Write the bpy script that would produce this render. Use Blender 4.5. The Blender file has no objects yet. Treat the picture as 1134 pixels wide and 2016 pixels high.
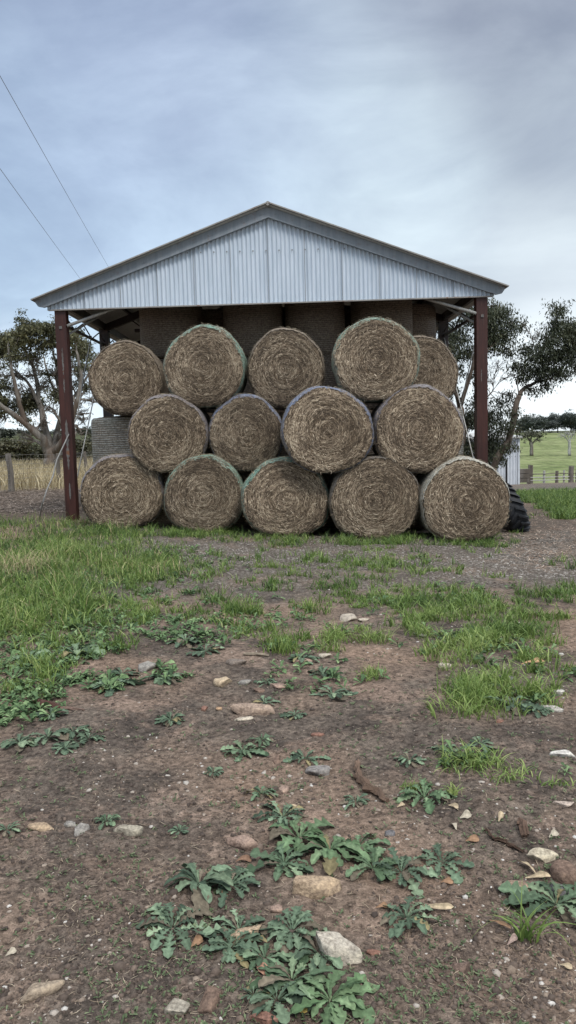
import bpy, math, random
import numpy as np
from mathutils import Vector, Matrix
R = random.Random(7); NR = np.random.default_rng(11)
scene = bpy.context.scene
COL = scene.collection
PI = math.pi
# ------------------------------------------------------------ camera model
FPX = 1515.0; PITCH = math.radians(5.65); ROLL = math.radians(1.6); CH = 1.5
def ray(px, py):
    u = (px-567)/FPX; v = (1008-py)/FPX
    x = u*math.cos(ROLL)+v*math.sin(ROLL); z = -u*math.sin(ROLL)+v*math.cos(ROLL)
    return Vector((x, math.cos(PITCH)+z*math.sin(PITCH), -math.sin(PITCH)+z*math.cos(PITCH)))
def at(px, py, Y):
    d = ray(px, py); t = Y/d.y
    return Vector((d.x*t, Y, CH+d.z*t))
def to_px(X, Y, Z):            # vectorised world -> photo pixel (used only to choose WHERE ground cover grows)
    dz = Z-CH
    a = Y*math.cos(PITCH)-dz*math.sin(PITCH); b = Y*math.sin(PITCH)+dz*math.cos(PITCH)
    a = np.maximum(a, .05)
    x = X/a; z = b/a
    u = x*math.cos(ROLL)-z*math.sin(ROLL); v = x*math.sin(ROLL)+z*math.cos(ROLL)
    return 567+u*FPX, 1008-v*FPX
cam = bpy.data.cameras.new('camera'); cam.sensor_fit = 'VERTICAL'; cam.sensor_height = 36
cam.lens = FPX/2016*36; cam.clip_end = 3000; cam.clip_start = .05
co = bpy.data.objects.new('camera', cam); COL.objects.link(co)
co.matrix_world = Matrix.Translation((0, 0, CH)) @ Matrix.Rotation(PI/2-PITCH, 4, 'X') @ Matrix.Rotation(-ROLL, 4, 'Z')
scene.camera = co
# ------------------------------------------------------------ noise + terrain
_T = NR.random((256, 256))
def vnoise(x, y):
    x = np.asarray(x, float); y = np.asarray(y, float)
    xi = np.floor(x).astype(int); yi = np.floor(y).astype(int)
    fx = x-xi; fy = y-yi; fx = fx*fx*(3-2*fx); fy = fy*fy*(3-2*fy)
    g = lambda i, j: _T[i % 256, j % 256]
    a = g(xi, yi)*(1-fx)+g(xi+1, yi)*fx; b = g(xi, yi+1)*(1-fx)+g(xi+1, yi+1)*fx
    return a*(1-fy)+b*fy
def fbm(x, y, o=4):
    s = 0; a = .5; t = 0
    for i in range(o):
        s = s+a*vnoise(x*2**i+17*i, y*2**i+31*i); t += a; a *= .55
    return s/t
def sstep(a, b, x):
    t = np.clip((np.asarray(x, float)-a)/(b-a), 0, 1); return t*t*(3-2*t)
RD = [0, 12, 20, 30, 50, 75, 90, 120, 160, 200, 270, 350, 420, 700, 1500]
RZ = [0, -.1, -.45, -1, -2.03, -3.8, -4.85, -5.9, -5.7, -4.7, -2.6, -.1, .2, -6, -30]
LD = [0, 45, 80, 150, 300, 430, 600, 1500]
LZ = [0, 0, -1, -3, 1.5, 8.0, 4, -30]
def sint(y, D, Z):
    return (np.interp(y*.94, D, Z)+np.interp(y, D, Z)+np.interp(y*1.06, D, Z))/3
def H0(x, y):
    x = np.asarray(x, float); y = np.asarray(y, float)
    s = sstep(.02, .2, x/np.maximum(y, 1))*sstep(13, 20, y)
    far = sint(y, LD, LZ)*(1-s)+sint(y, RD, RZ)*s
    near = -np.clip((x+2.9)*.04, 0, .26)*sstep(3, 10, y)*(1-sstep(24, 32, y)*(1-s))
    return far+near*(1-sstep(13, 30, y)*s)
def H(x, y):
    x = np.asarray(x, float); y = np.asarray(y, float)
    k = 1-sstep(10, 30, y)
    return H0(x, y)+k*((fbm(x*.9, y*.9, 3)-.5)*.09+(fbm(x*5, y*5, 3)-.5)*.035)+(fbm(x*26, y*26, 3)-.5)*.016*(1-sstep(5, 9, y))+(fbm(x*.02+5, y*.02, 3)-.5)*2.*sstep(120, 260, y)
def hz(x, y): return float(H(np.array([x]), np.array([y]))[0])
def gp(px, py):                # point of the ground seen at a photo pixel
    d = ray(px, py); t = 1.2; lt = t
    while t < 900:
        p = Vector((0, 0, CH))+d*t
        if p.z < hz(p.x, p.y): break
        lt = t; t *= 1.01
    for _ in range(18):
        m = (lt+t)/2; p = Vector((0, 0, CH))+d*m
        if p.z < hz(p.x, p.y): t = m
        else: lt = m
    return Vector((0, 0, CH))+d*t
# ------------------------------------------------------------ objects
def tag(o, label=None, cat=None, group=None, kind=None):
    if label: o['label'] = label
    if cat: o['category'] = cat
    if group: o['group'] = group
    if kind: o['kind'] = kind
    return o
def empty(name, loc=(0, 0, 0), label=None, cat=None, group=None):
    o = bpy.data.objects.new(name, None); COL.objects.link(o); o.location = loc; o.empty_display_size = .2
    return tag(o, label, cat, group)
def npmesh(name, V, polys, mats, col=None, mi=None, smooth=False):
    """polys: list of (n,k) int arrays"""
    me = bpy.data.meshes.new(name); V = np.asarray(V, np.float32)
    polys = [np.asarray(p, np.int32) for p in polys if len(p)]
    me.vertices.add(len(V)); me.vertices.foreach_set('co', V.ravel())
    li = np.concatenate([p.ravel() for p in polys]); tot = np.concatenate([np.full(len(p), p.shape[1], np.int32) for p in polys])
    st = np.concatenate([[0], np.cumsum(tot)[:-1]]).astype(np.int32)
    me.loops.add(len(li)); me.loops.foreach_set('vertex_index', li)
    me.polygons.add(len(tot)); me.polygons.foreach_set('loop_start', st); me.polygons.foreach_set('loop_total', tot)
    if mi is not None: me.polygons.foreach_set('material_index', np.asarray(mi, np.int32))
    if smooth: me.polygons.foreach_set('use_smooth', np.ones(len(tot), bool))
    me.update(calc_edges=True)
    if col is not None:
        a = me.color_attributes.new('col', 'FLOAT_COLOR', 'POINT')
        c = np.ones((len(V), 4), np.float32); c[:, :3] = col; a.data.foreach_set('color', c.ravel())
    for m in (mats if isinstance(mats, (list, tuple)) else [mats]): me.materials.append(m)
    return me
def link(name, me, parent=None):
    o = bpy.data.objects.new(name, me); COL.objects.link(o)
    if parent: o.parent = parent
    return o
class MB:
    def __init__(s): s.v = []; s.f = []; s.m = []
    def add(s, vs, fs, m=0):
        n = len(s.v); s.v += [tuple(v) for v in vs]; s.f += [tuple(i+n for i in f) for f in fs]; s.m += [m]*len(fs)
    def box(s, c, d, rot=None, m=0):
        c = Vector(c); vs = []
        for x in (-.5, .5):
            for y in (-.5, .5):
                for z in (-.5, .5):
                    v = Vector((x*d[0], y*d[1], z*d[2]))
                    if rot is not None: v = rot @ v
                    vs.append(c+v)
        s.add(vs, [(0, 1, 3, 2), (4, 6, 7, 5), (0, 4, 5, 1), (2, 3, 7, 6), (0, 2, 6, 4), (1, 5, 7, 3)], m)
    def prism(s, prof, a, b, up=(0, 0, 1), m=0):
        """profile (list of (u,w)) swept from a to b; u along side, w along up"""
        a = Vector(a); b = Vector(b); d = (b-a).normalized(); up = Vector(up)
        si = d.cross(up).normalized(); u2 = si.cross(d).normalized(); n = len(prof)
        vs = [p+si*q[0]+u2*q[1] for p in (a, b) for q in prof]
        s.add(vs, [(i, (i+1) % n, (i+1) % n+n, i+n) for i in range(n)]+[tuple(range(n))[::-1], tuple(range(n, 2*n))], m)
    def bar(s, a, b, w, h, up=(0, 0, 1), m=0):
        s.prism([(-w/2, -h/2), (w/2, -h/2), (w/2, h/2), (-w/2, h/2)], a, b, up, m)
    def tube(s, pts, rad, n=8, m=0, cap=True):
        pts = [Vector(p) for p in pts]; rad = rad if isinstance(rad, (list, tuple)) else [rad]*len(pts)
        base = len(s.v); prev = None
        for i, p in enumerate(pts):
            d = (pts[min(i+1, len(pts)-1)]-pts[max(i-1, 0)]).normalized()
            if prev is None:
                prev = d.cross(Vector((0, .13, 1))).normalized() if abs(d.z) < .95 else d.cross(Vector((1, 0, 0))).normalized()
            prev = (prev-d*prev.dot(d)).normalized(); q = d.cross(prev)
            for k in range(n):
                a = 2*PI*k/n; s.v.append(tuple(p+(prev*math.cos(a)+q*math.sin(a))*rad[i]))
        for i in range(len(pts)-1):
            for k in range(n):
                s.f.append((base+i*n+k, base+i*n+(k+1) % n, base+(i+1)*n+(k+1) % n, base+(i+1)*n+k)); s.m.append(m)
        if cap:
            s.f.append(tuple(base+k for k in range(n))[::-1]); s.m.append(m)
            s.f.append(tuple(base+(len(pts)-1)*n+k for k in range(n))); s.m.append(m)
    def build(s, name, mats, parent=None, smooth=False):
        me = bpy.data.meshes.new(name); me.from_pydata(s.v, [], s.f)
        for m in (mats if isinstance(mats, (list, tuple)) else [mats]): me.materials.append(m)
        me.polygons.foreach_set('material_index', s.m)
        if smooth: me.polygons.foreach_set('use_smooth', [True]*len(s.f))
        me.update(); return link(name, me, parent)
# ------------------------------------------------------------ materials
class NM:
    def __init__(s, name, rough=.85, spec=.3):
        s.m = bpy.data.materials.new(name); s.m.use_nodes = True; s.t = s.m.node_tree; s.N = s.t.nodes; s.L = s.t.links
        s.b = s.N['Principled BSDF']; s.b.inputs['Roughness'].default_value = rough; s.b.inputs['Specular IOR Level'].default_value = spec
    def n(s, typ, **k):
        n = s.N.new(typ)
        for a, v in k.items(): setattr(n, a, v)
        return n
    def put(s, sock, v):
        if hasattr(v, 'is_output') or hasattr(v, 'links'): s.L.new(v, sock)
        elif isinstance(v, tuple) and len(v) == 3 and sock.type == 'RGBA': sock.default_value = (*v, 1)
        else: sock.default_value = v
    def obj(s): return s.n('ShaderNodeTexCoord').outputs['Object']
    def gen(s): return s.n('ShaderNodeTexCoord').outputs['Generated']
    def mapping(s, v, scale=(1, 1, 1), loc=(0, 0, 0)):
        n = s.n('ShaderNodeMapping'); s.L.new(v, n.inputs[0]); n.inputs['Scale'].default_value = scale; n.inputs['Location'].default_value = loc; return n.outputs[0]
    def noise(s, vec, scale, detail=4, rough=.6, dist=0):
        n = s.n('ShaderNodeTexNoise'); s.L.new(vec, n.inputs['Vector']); n.inputs['Scale'].default_value = scale
        n.inputs['Detail'].default_value = detail; n.inputs['Roughness'].default_value = rough; n.inputs['Distortion'].default_value = dist; return n.outputs['Fac']
    def ramp(s, v, stops):
        n = s.n('ShaderNodeValToRGB'); s.L.new(v, n.inputs[0]); e = n.color_ramp.elements
        while len(e) < len(stops): e.new(.5)
        for el, (p, c) in zip(e, stops):
            el.position = p; el.color = (*c, 1) if isinstance(c, tuple) else (c, c, c, 1)
        return n.outputs[0]
    def mix(s, f, a, b, mode='MIX'):
        n = s.n('ShaderNodeMix', data_type='RGBA', blend_type=mode); s.put(n.inputs[0], f); s.put(n.inputs[6], a); s.put(n.inputs[7], b); return n.outputs[2]
    def math(s, op, a, b=0., c=None):
        n = s.n('ShaderNodeMath', operation=op); s.put(n.inputs[0], a); s.put(n.inputs[1], b)
        if c is not None: s.put(n.inputs[2], c)
        return n.outputs[0]
    def attr(s, name='col', o='Color'):
        n = s.n('ShaderNodeAttribute'); n.attribute_name = name; return n.outputs[o]
    def bump(s, h, st=.5, d=.01, prev=None):
        n = s.n('ShaderNodeBump'); s.L.new(h, n.inputs['Height']); n.inputs['Strength'].default_value = st; n.inputs['Distance'].default_value = d
        if prev is not None: s.L.new(prev, n.inputs['Normal'])
        s.L.new(n.outputs[0], s.b.inputs['Normal']); return n.outputs[0]
    def base(s, c): s.put(s.b.inputs['Base Color'], c); return s.m
def mat_attr(name, rough=.7, spec=.3, trans=0., var=.35, vs=30):
    k = NM(name, rough, spec); nz = k.noise(k.obj(), vs, 3)
    c = k.mix(1., k.attr(), k.ramp(nz, [(.3, 1-var), (.7, 1+var*.6)]), 'MULTIPLY'); k.base(c)
    if trans:
        tr = k.n('ShaderNodeBsdfTranslucent'); k.L.new(c, tr.inputs[0]); ms = k.n('ShaderNodeMixShader'); ms.inputs[0].default_value = trans
        out = k.N['Material Output']; k.L.new(k.b.outputs[0], ms.inputs[1]); k.L.new(tr.outputs[0], ms.inputs[2]); k.L.new(ms.outputs[0], out.inputs[0])
    return k.m
M_leaf = mat_attr('weed_leaf', .75, .18, .12, .4, 60)
M_grass = mat_attr('grass_blade', .5, .35, .25, .15, 10)
M_treeleaf = mat_attr('gum_leaf', .5, .4, .12, .2, 3)
M_bits = mat_attr('loose_bits', .8, .25, 0, .25, 120)
M_straw = mat_attr('straw_strand', .65, .3, .1, .15, 40)
M_dry = mat_attr('dry_grass', .8, .2, .2, .15, 10)

def mat_soil():
    k = NM('ground_soil', .95, .12); P = k.obj()
    big = k.noise(P, .55, 5, .6); mid = k.noise(P, 3.2, 6, .65); fine = k.noise(P, 34, 6, .7); grain = k.noise(P, 160, 3, .7)
    c = k.mix(k.ramp(mid, [(.38, 0.), (.62, 1.)]), (.060, .049, .042), (.135, .109, .089))
    c = k.mix(k.ramp(big, [(.46, 0.), (.60, .8)]), c, (.23, .162, .12))
    c = k.mix(k.ramp(k.noise(P, 1.3, 7, .7), [(.52, 0.), (.60, .6)]), c, (.25, .18, .14))
    c = k.mix(1., c, k.ramp(fine, [(.32, .30), (.5, .95), (.70, 1.75)]), 'MULTIPLY')
    c = k.mix(1., c, k.ramp(grain, [(.3, .6), (.7, 1.35)]), 'MULTIPLY')
    # gravel
    vo = k.n('ShaderNodeTexVoronoi'); k.L.new(P, vo.inputs['Vector']); vo.inputs['Scale'].default_value = 42
    gr = k.mix(1., k.ramp(vo.outputs['Color'], [(.2, (.065, .054, .046)), (.6, (.108, .094, .08)), (.85, (.22, .20, .18))]), k.ramp(fine, [(.3, .6), (.7, 1.3)]), 'MULTIPLY')
    gfac = k.math('MULTIPLY', k.attr('gravel', 'Fac'), k.ramp(k.noise(P, 2.1, 6, .7), [(.32, .25), (.55, 1.)]))
    c = k.mix(gfac, c, gr)
    # dark bark and leaf litter
    lit = k.mix(k.ramp(k.noise(k.mapping(P, (1, .6, 1)), 9, 6, .75), [(.4, 0.), (.65, 1.)]), (.045, .034, .028), (.16, .125, .098))
    c = k.mix(k.attr('litter', 'Fac'), c, lit)
    # far green paddock
    gn = k.noise(P, .035, 6, .65); g2 = k.noise(k.mapping(P, (1, .45, 1)), .5, 6, .75)
    g = k.mix(k.ramp(gn, [(.35, 0.), (.68, 1.)]), (.115, .145, .055), (.19, .215, .10))
    g = k.mix(1., g, k.ramp(g2, [(.3, .40), (.5, 1.), (.7, 1.6)]), 'MULTIPLY')
    g = k.mix(k.ramp(k.noise(k.mapping(P, (.6, 1, 1)), .22, 6, .7), [(.5, 0.), (.72, .6)]), g, (.30, .30, .17))
    c = k.mix(k.attr('green', 'Fac'), c, g)
    d = k.mix(k.ramp(k.noise(P, 1.5, 5, .7), [(.35, 0.), (.65, 1.)]), (.15, .12, .07), (.36, .30, .19))
    c = k.mix(k.attr('dry', 'Fac'), c, d)
    s = k.mix(k.ramp(k.noise(P, .25, 5, .7), [(.35, 0.), (.65, 1.)]), (.03, .04, .018), (.085, .09, .045))
    c = k.mix(k.attr('scrub', 'Fac'), c, s)
    k.base(c)
    b = k.bump(fine, .8, .014); k.bump(grain, .7, .005, b)
    return k.m
M_soil = mat_soil()
def mat_hay():
    k = NM('packed_hay', .9, .15); P = k.obj()
    sx = k.n('ShaderNodeSeparateXYZ'); k.L.new(P, sx.inputs[0]); x, y, z = sx.outputs
    r = k.math('SQRT', k.math('ADD', k.math('MULTIPLY', x, x), k.math('MULTIPLY', z, z)))
    th = k.math('ARCTAN2', z, x); cs = k.math('COSINE', th); sn = k.math('SINE', th)
    cb = k.n('ShaderNodeCombineXYZ'); wob = k.math('MULTIPLY', k.noise(P, 3, 3), .10)
    k.put(cb.inputs[0], k.math('MULTIPLY', cs, 1.7)); k.put(cb.inputs[1], k.math('MULTIPLY', sn, 1.7)); k.put(cb.inputs[2], k.math('MULTIPLY', k.math('ADD', r, wob), 42.))
    s1 = k.noise(cb.outputs[0], 1.6, 5, .75); s2 = k.noise(P, 55, 4, .7); s3 = k.noise(P, 5, 3)
    c = k.ramp(s1, [(.28, (.022, .016, .011)), (.45, (.09, .067, .047)), (.6, (.21, .155, .105)), (.75, (.37, .285, .195))])
    c = k.mix(1., c, k.ramp(s2, [(.3, .5), (.5, .95), (.7, 1.5)]), 'MULTIPLY')
    c = k.mix(1., c, k.ramp(s3, [(.3, .75), (.7, 1.2)]), 'MULTIPLY')
    k.base(c); b = k.bump(s1, 1., .03); k.bump(s2, .8, .012, b); return k.m
M_hay = mat_hay()
def mat_net(name, tint, amt, pale=(.30, .30, .27), hay=(.13, .10, .07)):
    k = NM(name, .6, .35); P = k.obj()
    sx = k.n('ShaderNodeSeparateXYZ'); k.L.new(P, sx.inputs[0]); x, y, z = sx.outputs
    th = k.math('ARCTAN2', z, x)
    wv = k.math('SINE', k.math('ADD', k.math('MULTIPLY', y, 2*PI/.042), k.math('MULTIPLY', k.noise(P, 4, 3), 5.)))
    cb = k.n('ShaderNodeCombineXYZ'); k.put(cb.inputs[0], k.math('MULTIPLY', th, 4.)); k.put(cb.inputs[1], k.math('MULTIPLY', y, 60.)); k.put(cb.inputs[2], k.math('MULTIPLY', k.math('ADD', x, z), 6.))
    n1 = k.noise(cb.outputs[0], 1., 4, .7); n2 = k.noise(P, 70, 3, .7); n3 = k.noise(P, 2.6, 4, .6)
    h = k.mix(1., hay, k.ramp(n2, [(.3, .45), (.7, 1.6)]), 'MULTIPLY')
    line = k.math('ADD', k.math('MULTIPLY', wv, .22), n1)
    c = k.mix(k.ramp(line, [(.38, 0.), (.75, .8)]), h, pale)
    c = k.mix(k.math('MULTIPLY', k.ramp(n3, [(.4, .15), (.6, 1.)]), amt), c, tint)
    c = k.mix(1., c, k.ramp(k.noise(P, 28, 5, .75), [(.32, .30), (.5, 1.), (.7, 1.6)]), 'MULTIPLY')
    k.base(c); b = k.bump(line, .8, .012); k.bump(n2, .6, .006, b); return k.m
NET = {'green': mat_net('green_net', (.12, .24, .19), .6, (.26, .31, .27)), 'teal': mat_net('teal_net', (.09, .24, .195), .55, (.25, .31, .27)), 'blue': mat_net('blue_net', (.12, .165, .27), .6, (.22, .24, .29)),
       'lilac': mat_net('lilac_net', (.155, .155, .185), .4, (.24, .23, .26)), 'grey': mat_net('grey_net', (.16, .155, .15), .4, (.24, .22, .20)),
       'white': mat_net('white_net', (.30, .36, .33), .25, (.50, .49, .45), (.20, .16, .115)), 'dark': mat_net('shade_toned_net', (.17, .13, .10), .5, (.23, .195, .155), (.12, .092, .067)), 'brown': mat_net('brown_net', (.17, .13, .10), .5, (.25, .215, .17), (.11, .085, .06))}  # 'dark': weathered brown net, toned down to paint in the shed's inner shade
def mat_metal(name, c1, c2, rust=.0, rough=.45, metal=.0, sc=3, streak=True):
    k = NM(name, rough, .5); P = k.obj(); k.b.inputs['Metallic'].default_value = metal
    n = k.noise(k.mapping(P, (6, 6, .7) if streak else (1, 1, 1)), sc, 6, .65)
    c = k.mix(k.ramp(n, [(.35, 0.), (.65, 1.)]), c1, c2)
    if rust:
        c = k.mix(k.math('MULTIPLY', k.ramp(k.noise(P, 6, 8, .75), [(.56, 0.), (.64, 1.)]), rust), c, (.16, .07, .035))
    k.put(k.b.inputs['Roughness'], k.ramp(n, [(.3, rough-.1), (.7, rough+.15)])); k.base(c); return k.m
M_zinc = mat_metal('galvanised_cladding', (.48, .555, .635), (.57, .64, .72), .0, .5, .0, 2)
M_roof = mat_metal('galvanised_roof', (.36, .36, .35), (.50, .50, .48), .2, .55, .15)
M_barge = mat_metal('grey_barge', (.18, .21, .24), (.25, .28, .31), .35, .5)
M_capm = mat_metal('weathered_cap', (.22, .21, .20), (.30, .29, .27), .9, .7, 0, 4, False)
M_pipe = mat_metal('galvanised_pipe', (.30, .30, .29), (.44, .44, .42), .35, .5, .2)
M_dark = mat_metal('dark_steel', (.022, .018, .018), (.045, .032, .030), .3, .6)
M_screw = mat_metal('screw_heads', (.17, .18, .19), (.25, .26, .27))
def mat_oxide():
    k = NM('red_oxide_steel', .5, .4); P = k.obj()
    n = k.noise(k.mapping(P, (9, 9, .9)), 2, 6, .65)
    c = k.mix(k.ramp(n, [(.35, 0.), (.65, 1.)]), (.030, .0105, .0085), (.060, .019, .014))
    c = k.mix(k.math('MULTIPLY', k.ramp(k.noise(k.mapping(P, (14, 14, 1.4)), 2.3, 6, .7), [(.60, 0.), (.66, 1.)]), .15), c, (.20, .13, .10))
    k.base(c); return k.m
M_oxide = mat_oxide()
M_patch = mat_metal('bare_paint_patch', (.085, .075, .07), (.15, .15, .145), 1., .6, 0, 5)
def mat_rock():
    k = NM('rock', .85, .25); P = k.obj(); n = k.noise(P, 22, 6, .7); n2 = k.noise(P, 90, 4, .7); n3 = k.noise(k.mapping(P, (1, 1, 4)), 9, 4, .6)
    c = k.mix(1., k.attr(), k.ramp(n, [(.3, (.5, .46, .43)), (.5, (1., 1., 1.)), (.72, (1.4, 1.38, 1.3))]), 'MULTIPLY')
    c = k.mix(1., c, k.ramp(n2, [(.35, .72), (.65, 1.2)]), 'MULTIPLY')
    c = k.mix(k.ramp(n3, [(.55, 0.), (.68, .7)]), c, (.10, .07, .055)); k.base(c)
    b = k.bump(n, .7, .012); k.bump(n2, .5, .004, b); return k.m
M_rock = mat_rock()
def mat_bark(name, a, b, c3):
    k = NM(name, .85, .2); P = k.obj(); n = k.noise(k.mapping(P, (1, 1, .25)), 5, 6, .7); n2 = k.noise(k.mapping(P, (1, 1, .18)), 1.6, 5, .65)
    c = k.mix(k.ramp(n, [(.35, 0.), (.65, 1.)]), a, b); c = k.mix(k.ramp(n2, [(.5, 0.), (.6, .85)]), c, c3)
    k.base(c); k.bump(n, .8, .05); return k.m
M_bark = mat_bark('pale_gum_bark', (.11, .10, .09), (.28, .26, .235), (.12, .09, .07))
M_bark2 = mat_bark('brown_gum_bark', (.075, .058, .048), (.19, .155, .125), (.06, .042, .034))
M_wood = mat_bark('weathered_timber', (.09, .08, .07), (.22, .20, .18), (.10, .085, .07))
def mat_plain(name, c, rough=.8, var=.4, sc=12):
    k = NM(name, rough, .3); n = k.noise(k.obj(), sc, 5, .65); k.base(k.mix(1., c, k.ramp(n, [(.3, 1-var), (.7, 1+var)]), 'MULTIPLY')); k.bump(n, .3, .01); return k.m
M_rubber = mat_plain('rubber', (.020, .022, .026), .6, .4, 14)
M_wallp = mat_metal('painted_iron', (.46, .50, .55), (.58, .61, .65), .15, .55)
M_black = mat_plain('gap_shade', (.01, .01, .012), .9)
# ------------------------------------------------------------ world + sun
w = bpy.data.worlds.new('World'); scene.world = w; w.use_nodes = True
N = w.node_tree.nodes; L = w.node_tree.links; N.clear()
out = N.new('ShaderNodeOutputWorld'); bg = N.new('ShaderNodeBackground'); L.new(bg.outputs[0], out.inputs[0]); bg.inputs[1].default_value = .1
sky = N.new('ShaderNodeTexSky'); sky.sky_type = 'NISHITA'; sky.sun_disc = False; sky.sun_elevation = math.radians(52); sky.sun_rotation = math.radians(150)
tc = N.new('ShaderNodeTexCoord')
def wn(typ, **k):
    n = N.new(typ)
    for a, v in k.items(): setattr(n, a, v)
    return n
def wramp(v, stops):
    n = N.new('ShaderNodeValToRGB'); L.new(v, n.inputs[0]); e = n.color_ramp.elements
    while len(e) < len(stops): e.new(.5)
    for el, (p, c) in zip(e, stops): el.position = p; el.color = (*c, 1)
    return n.outputs[0]
def wmix(f, a, b, mode='MIX'):
    n = N.new('ShaderNodeMix'); n.data_type = 'RGBA'; n.blend_type = mode
    for s_, v in ((n.inputs[0], f), (n.inputs[6], a), (n.inputs[7], b)):
        if isinstance(v, (tuple, float, int)): s_.default_value = (*v, 1) if isinstance(v, tuple) else v
        else: L.new(v, s_)
    return n.outputs[2]
sp = wn('ShaderNodeSeparateXYZ'); L.new(tc.outputs['Generated'], sp.inputs[0])
def wnoise(scale, det, rough, sc=(1, 1, 1), loc=(0, 0, 0), dist=0.):
    mp = wn('ShaderNodeMapping'); L.new(tc.outputs['Generated'], mp.inputs[0]); mp.inputs['Scale'].default_value = sc; mp.inputs['Location'].default_value = loc
    n = wn('ShaderNodeTexNoise'); L.new(mp.outputs[0], n.inputs[0]); n.inputs['Scale'].default_value = scale; n.inputs['Detail'].default_value = det; n.inputs['Roughness'].default_value = rough; n.inputs['Distortion'].default_value = dist
    return n.outputs[0]
# elevation gradient of the overcast, z = sin(elevation)
grad = wramp(sp.outputs[2], [(0., (.56, .61, .64)), (.06, (.44, .51, .57)), (.16, (.285, .345, .41)), (.30, (.225, .28, .36)), (.46, (.20, .243, .325)), (.60, (.5, .56, .64)), (.75, (.95, 1., 1.08)), (1., (1.35, 1.38, 1.42))])
n1 = wnoise(1.5, 4, .42, (1, 1, 2.0), (.35, .0, .2), .3)
n2 = wnoise(4.5, 6, .5, (1, 1, 1.7), (3., .4, 0.), .3)
cl = wmix(wramp(n1, [(.30, (0, 0, 0)), (.62, (1, 1, 1))]), (.86, .85, .86), (1.2, 1.2, 1.17))
cl = wmix(1., cl, wramp(n2, [(.28, (.90, .91, .93)), (.72, (1.09, 1.08, 1.06))]), 'MULTIPLY')
cc = wmix(1., grad, cl, 'MULTIPLY')
def blob(px, py, r0, r1, c, f):
    global cc
    d = ray(px, py).normalized(); dt = wn('ShaderNodeVectorMath', operation='DOT_PRODUCT'); ad = wn('ShaderNodeVectorMath', operation='ADD'); nt = wn('ShaderNodeTexNoise'); ms = wn('ShaderNodeVectorMath', operation='MULTIPLY_ADD')
    L.new(tc.outputs['Generated'], nt.inputs[0]); nt.inputs['Scale'].default_value = 2.6; nt.inputs['Detail'].default_value = 3; nt.inputs['Roughness'].default_value = .42
    L.new(nt.outputs[1], ms.inputs[0]); ms.inputs[1].default_value = (.16,)*3; ms.inputs[2].default_value = (-.08,)*3
    L.new(tc.outputs['Generated'], ad.inputs[0]); L.new(ms.outputs[0], ad.inputs[1]); nv = wn('ShaderNodeVectorMath', operation='NORMALIZE'); L.new(ad.outputs[0], nv.inputs[0]); L.new(nv.outputs[0], dt.inputs[0]); dt.inputs[1].default_value = d
    cl_ = wn('ShaderNodeMath', operation='ARCCOSINE'); L.new(dt.outputs['Value'], cl_.inputs[0])
    m = wn('ShaderNodeMapRange'); m.interpolation_type = 'SMOOTHERSTEP'; L.new(cl_.outputs[0], m.inputs[0]); m.inputs[1].default_value = math.radians(r1); m.inputs[2].default_value = math.radians(r0); m.inputs[3].default_value = 0; m.inputs[4].default_value = f
    cc = wmix(m.outputs[0], cc, c)
blob(1050, 60, 2, 32, (.205, .23, .29), .85)
blob(1090, 330, 0, 16, (.27, .32, .375), .6)
blob(620, 330, 0, 16, (.37, .45, .52), .75)
blob(780, 440, 0, 12, (.42, .50, .56), .65)
blob(60, 400, 0, 26, (.285, .385, .52), .7)
blob(300, 60, 0, 20, (.30, .36, .48), .6)
blob(1090, 520, 0, 9, (.42, .48, .53), .6)
blob(1060, 770, 0, 8, (.72, .76, .78), .85)
blob(1110, 680, 0, 5, (.45, .50, .55), .6)
blob(60, 800, 0, 9, (.62, .69, .74), .7)
n3 = wnoise(2.6, 7, .56, (1, 1, 2.2), (1.3, 2.4, .5), .6); n4 = wnoise(9., 6, .55, (1, 1, 2.), (.3, 1.4, 2.5), .4)
cc = wmix(1., cc, wramp(n3, [(.30, (.74, .76, .80)), (.5, (.97, .97, .97)), (.70, (1.24, 1.22, 1.18))]), 'MULTIPLY')
cc = wmix(1., cc, wramp(n4, [(.3, (.92, .92, .94)), (.7, (1.07, 1.07, 1.05))]), 'MULTIPLY')
# right side of the sky a touch brighter and whiter low down, darker mauve cloud bank high up
xr = wramp(sp.outputs[0], [(0., (0, 0, 0)), (.34, (1, 1, 1))])
low = wramp(sp.outputs[2], [(.0, (1, 1, 1)), (.30, (0, 0, 0))])
fx = wn('ShaderNodeMix'); fx.data_type = 'RGBA'; fx.blend_type = 'MULTIPLY'; fx.inputs[0].default_value = 1; L.new(xr, fx.inputs[6]); L.new(low, fx.inputs[7])
cc = wmix(fx.outputs[2], cc, (.60, .65, .68))
n10 = wmix(1., cc, (10., 10., 10.), 'MULTIPLY')
fin = wmix(.96, sky.outputs[0], n10)
L.new(fin, bg.inputs[0])
sun = bpy.data.lights.new('sun', 'SUN'); sun.energy = 1.3; sun.angle = math.radians(14); sun.color = (1, .96, .9)
so = bpy.data.objects.new('sun', sun); COL.objects.link(so)
el = math.radians(52); az = math.radians(150)   # sun behind the camera, to the right
sdir = Vector((math.sin(az)*math.cos(el), math.cos(az)*math.cos(el), math.sin(el)))
so.rotation_euler = (-sdir).to_track_quat('-Z', 'Y').to_euler(); so.location = (0, -10, 20)
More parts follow.
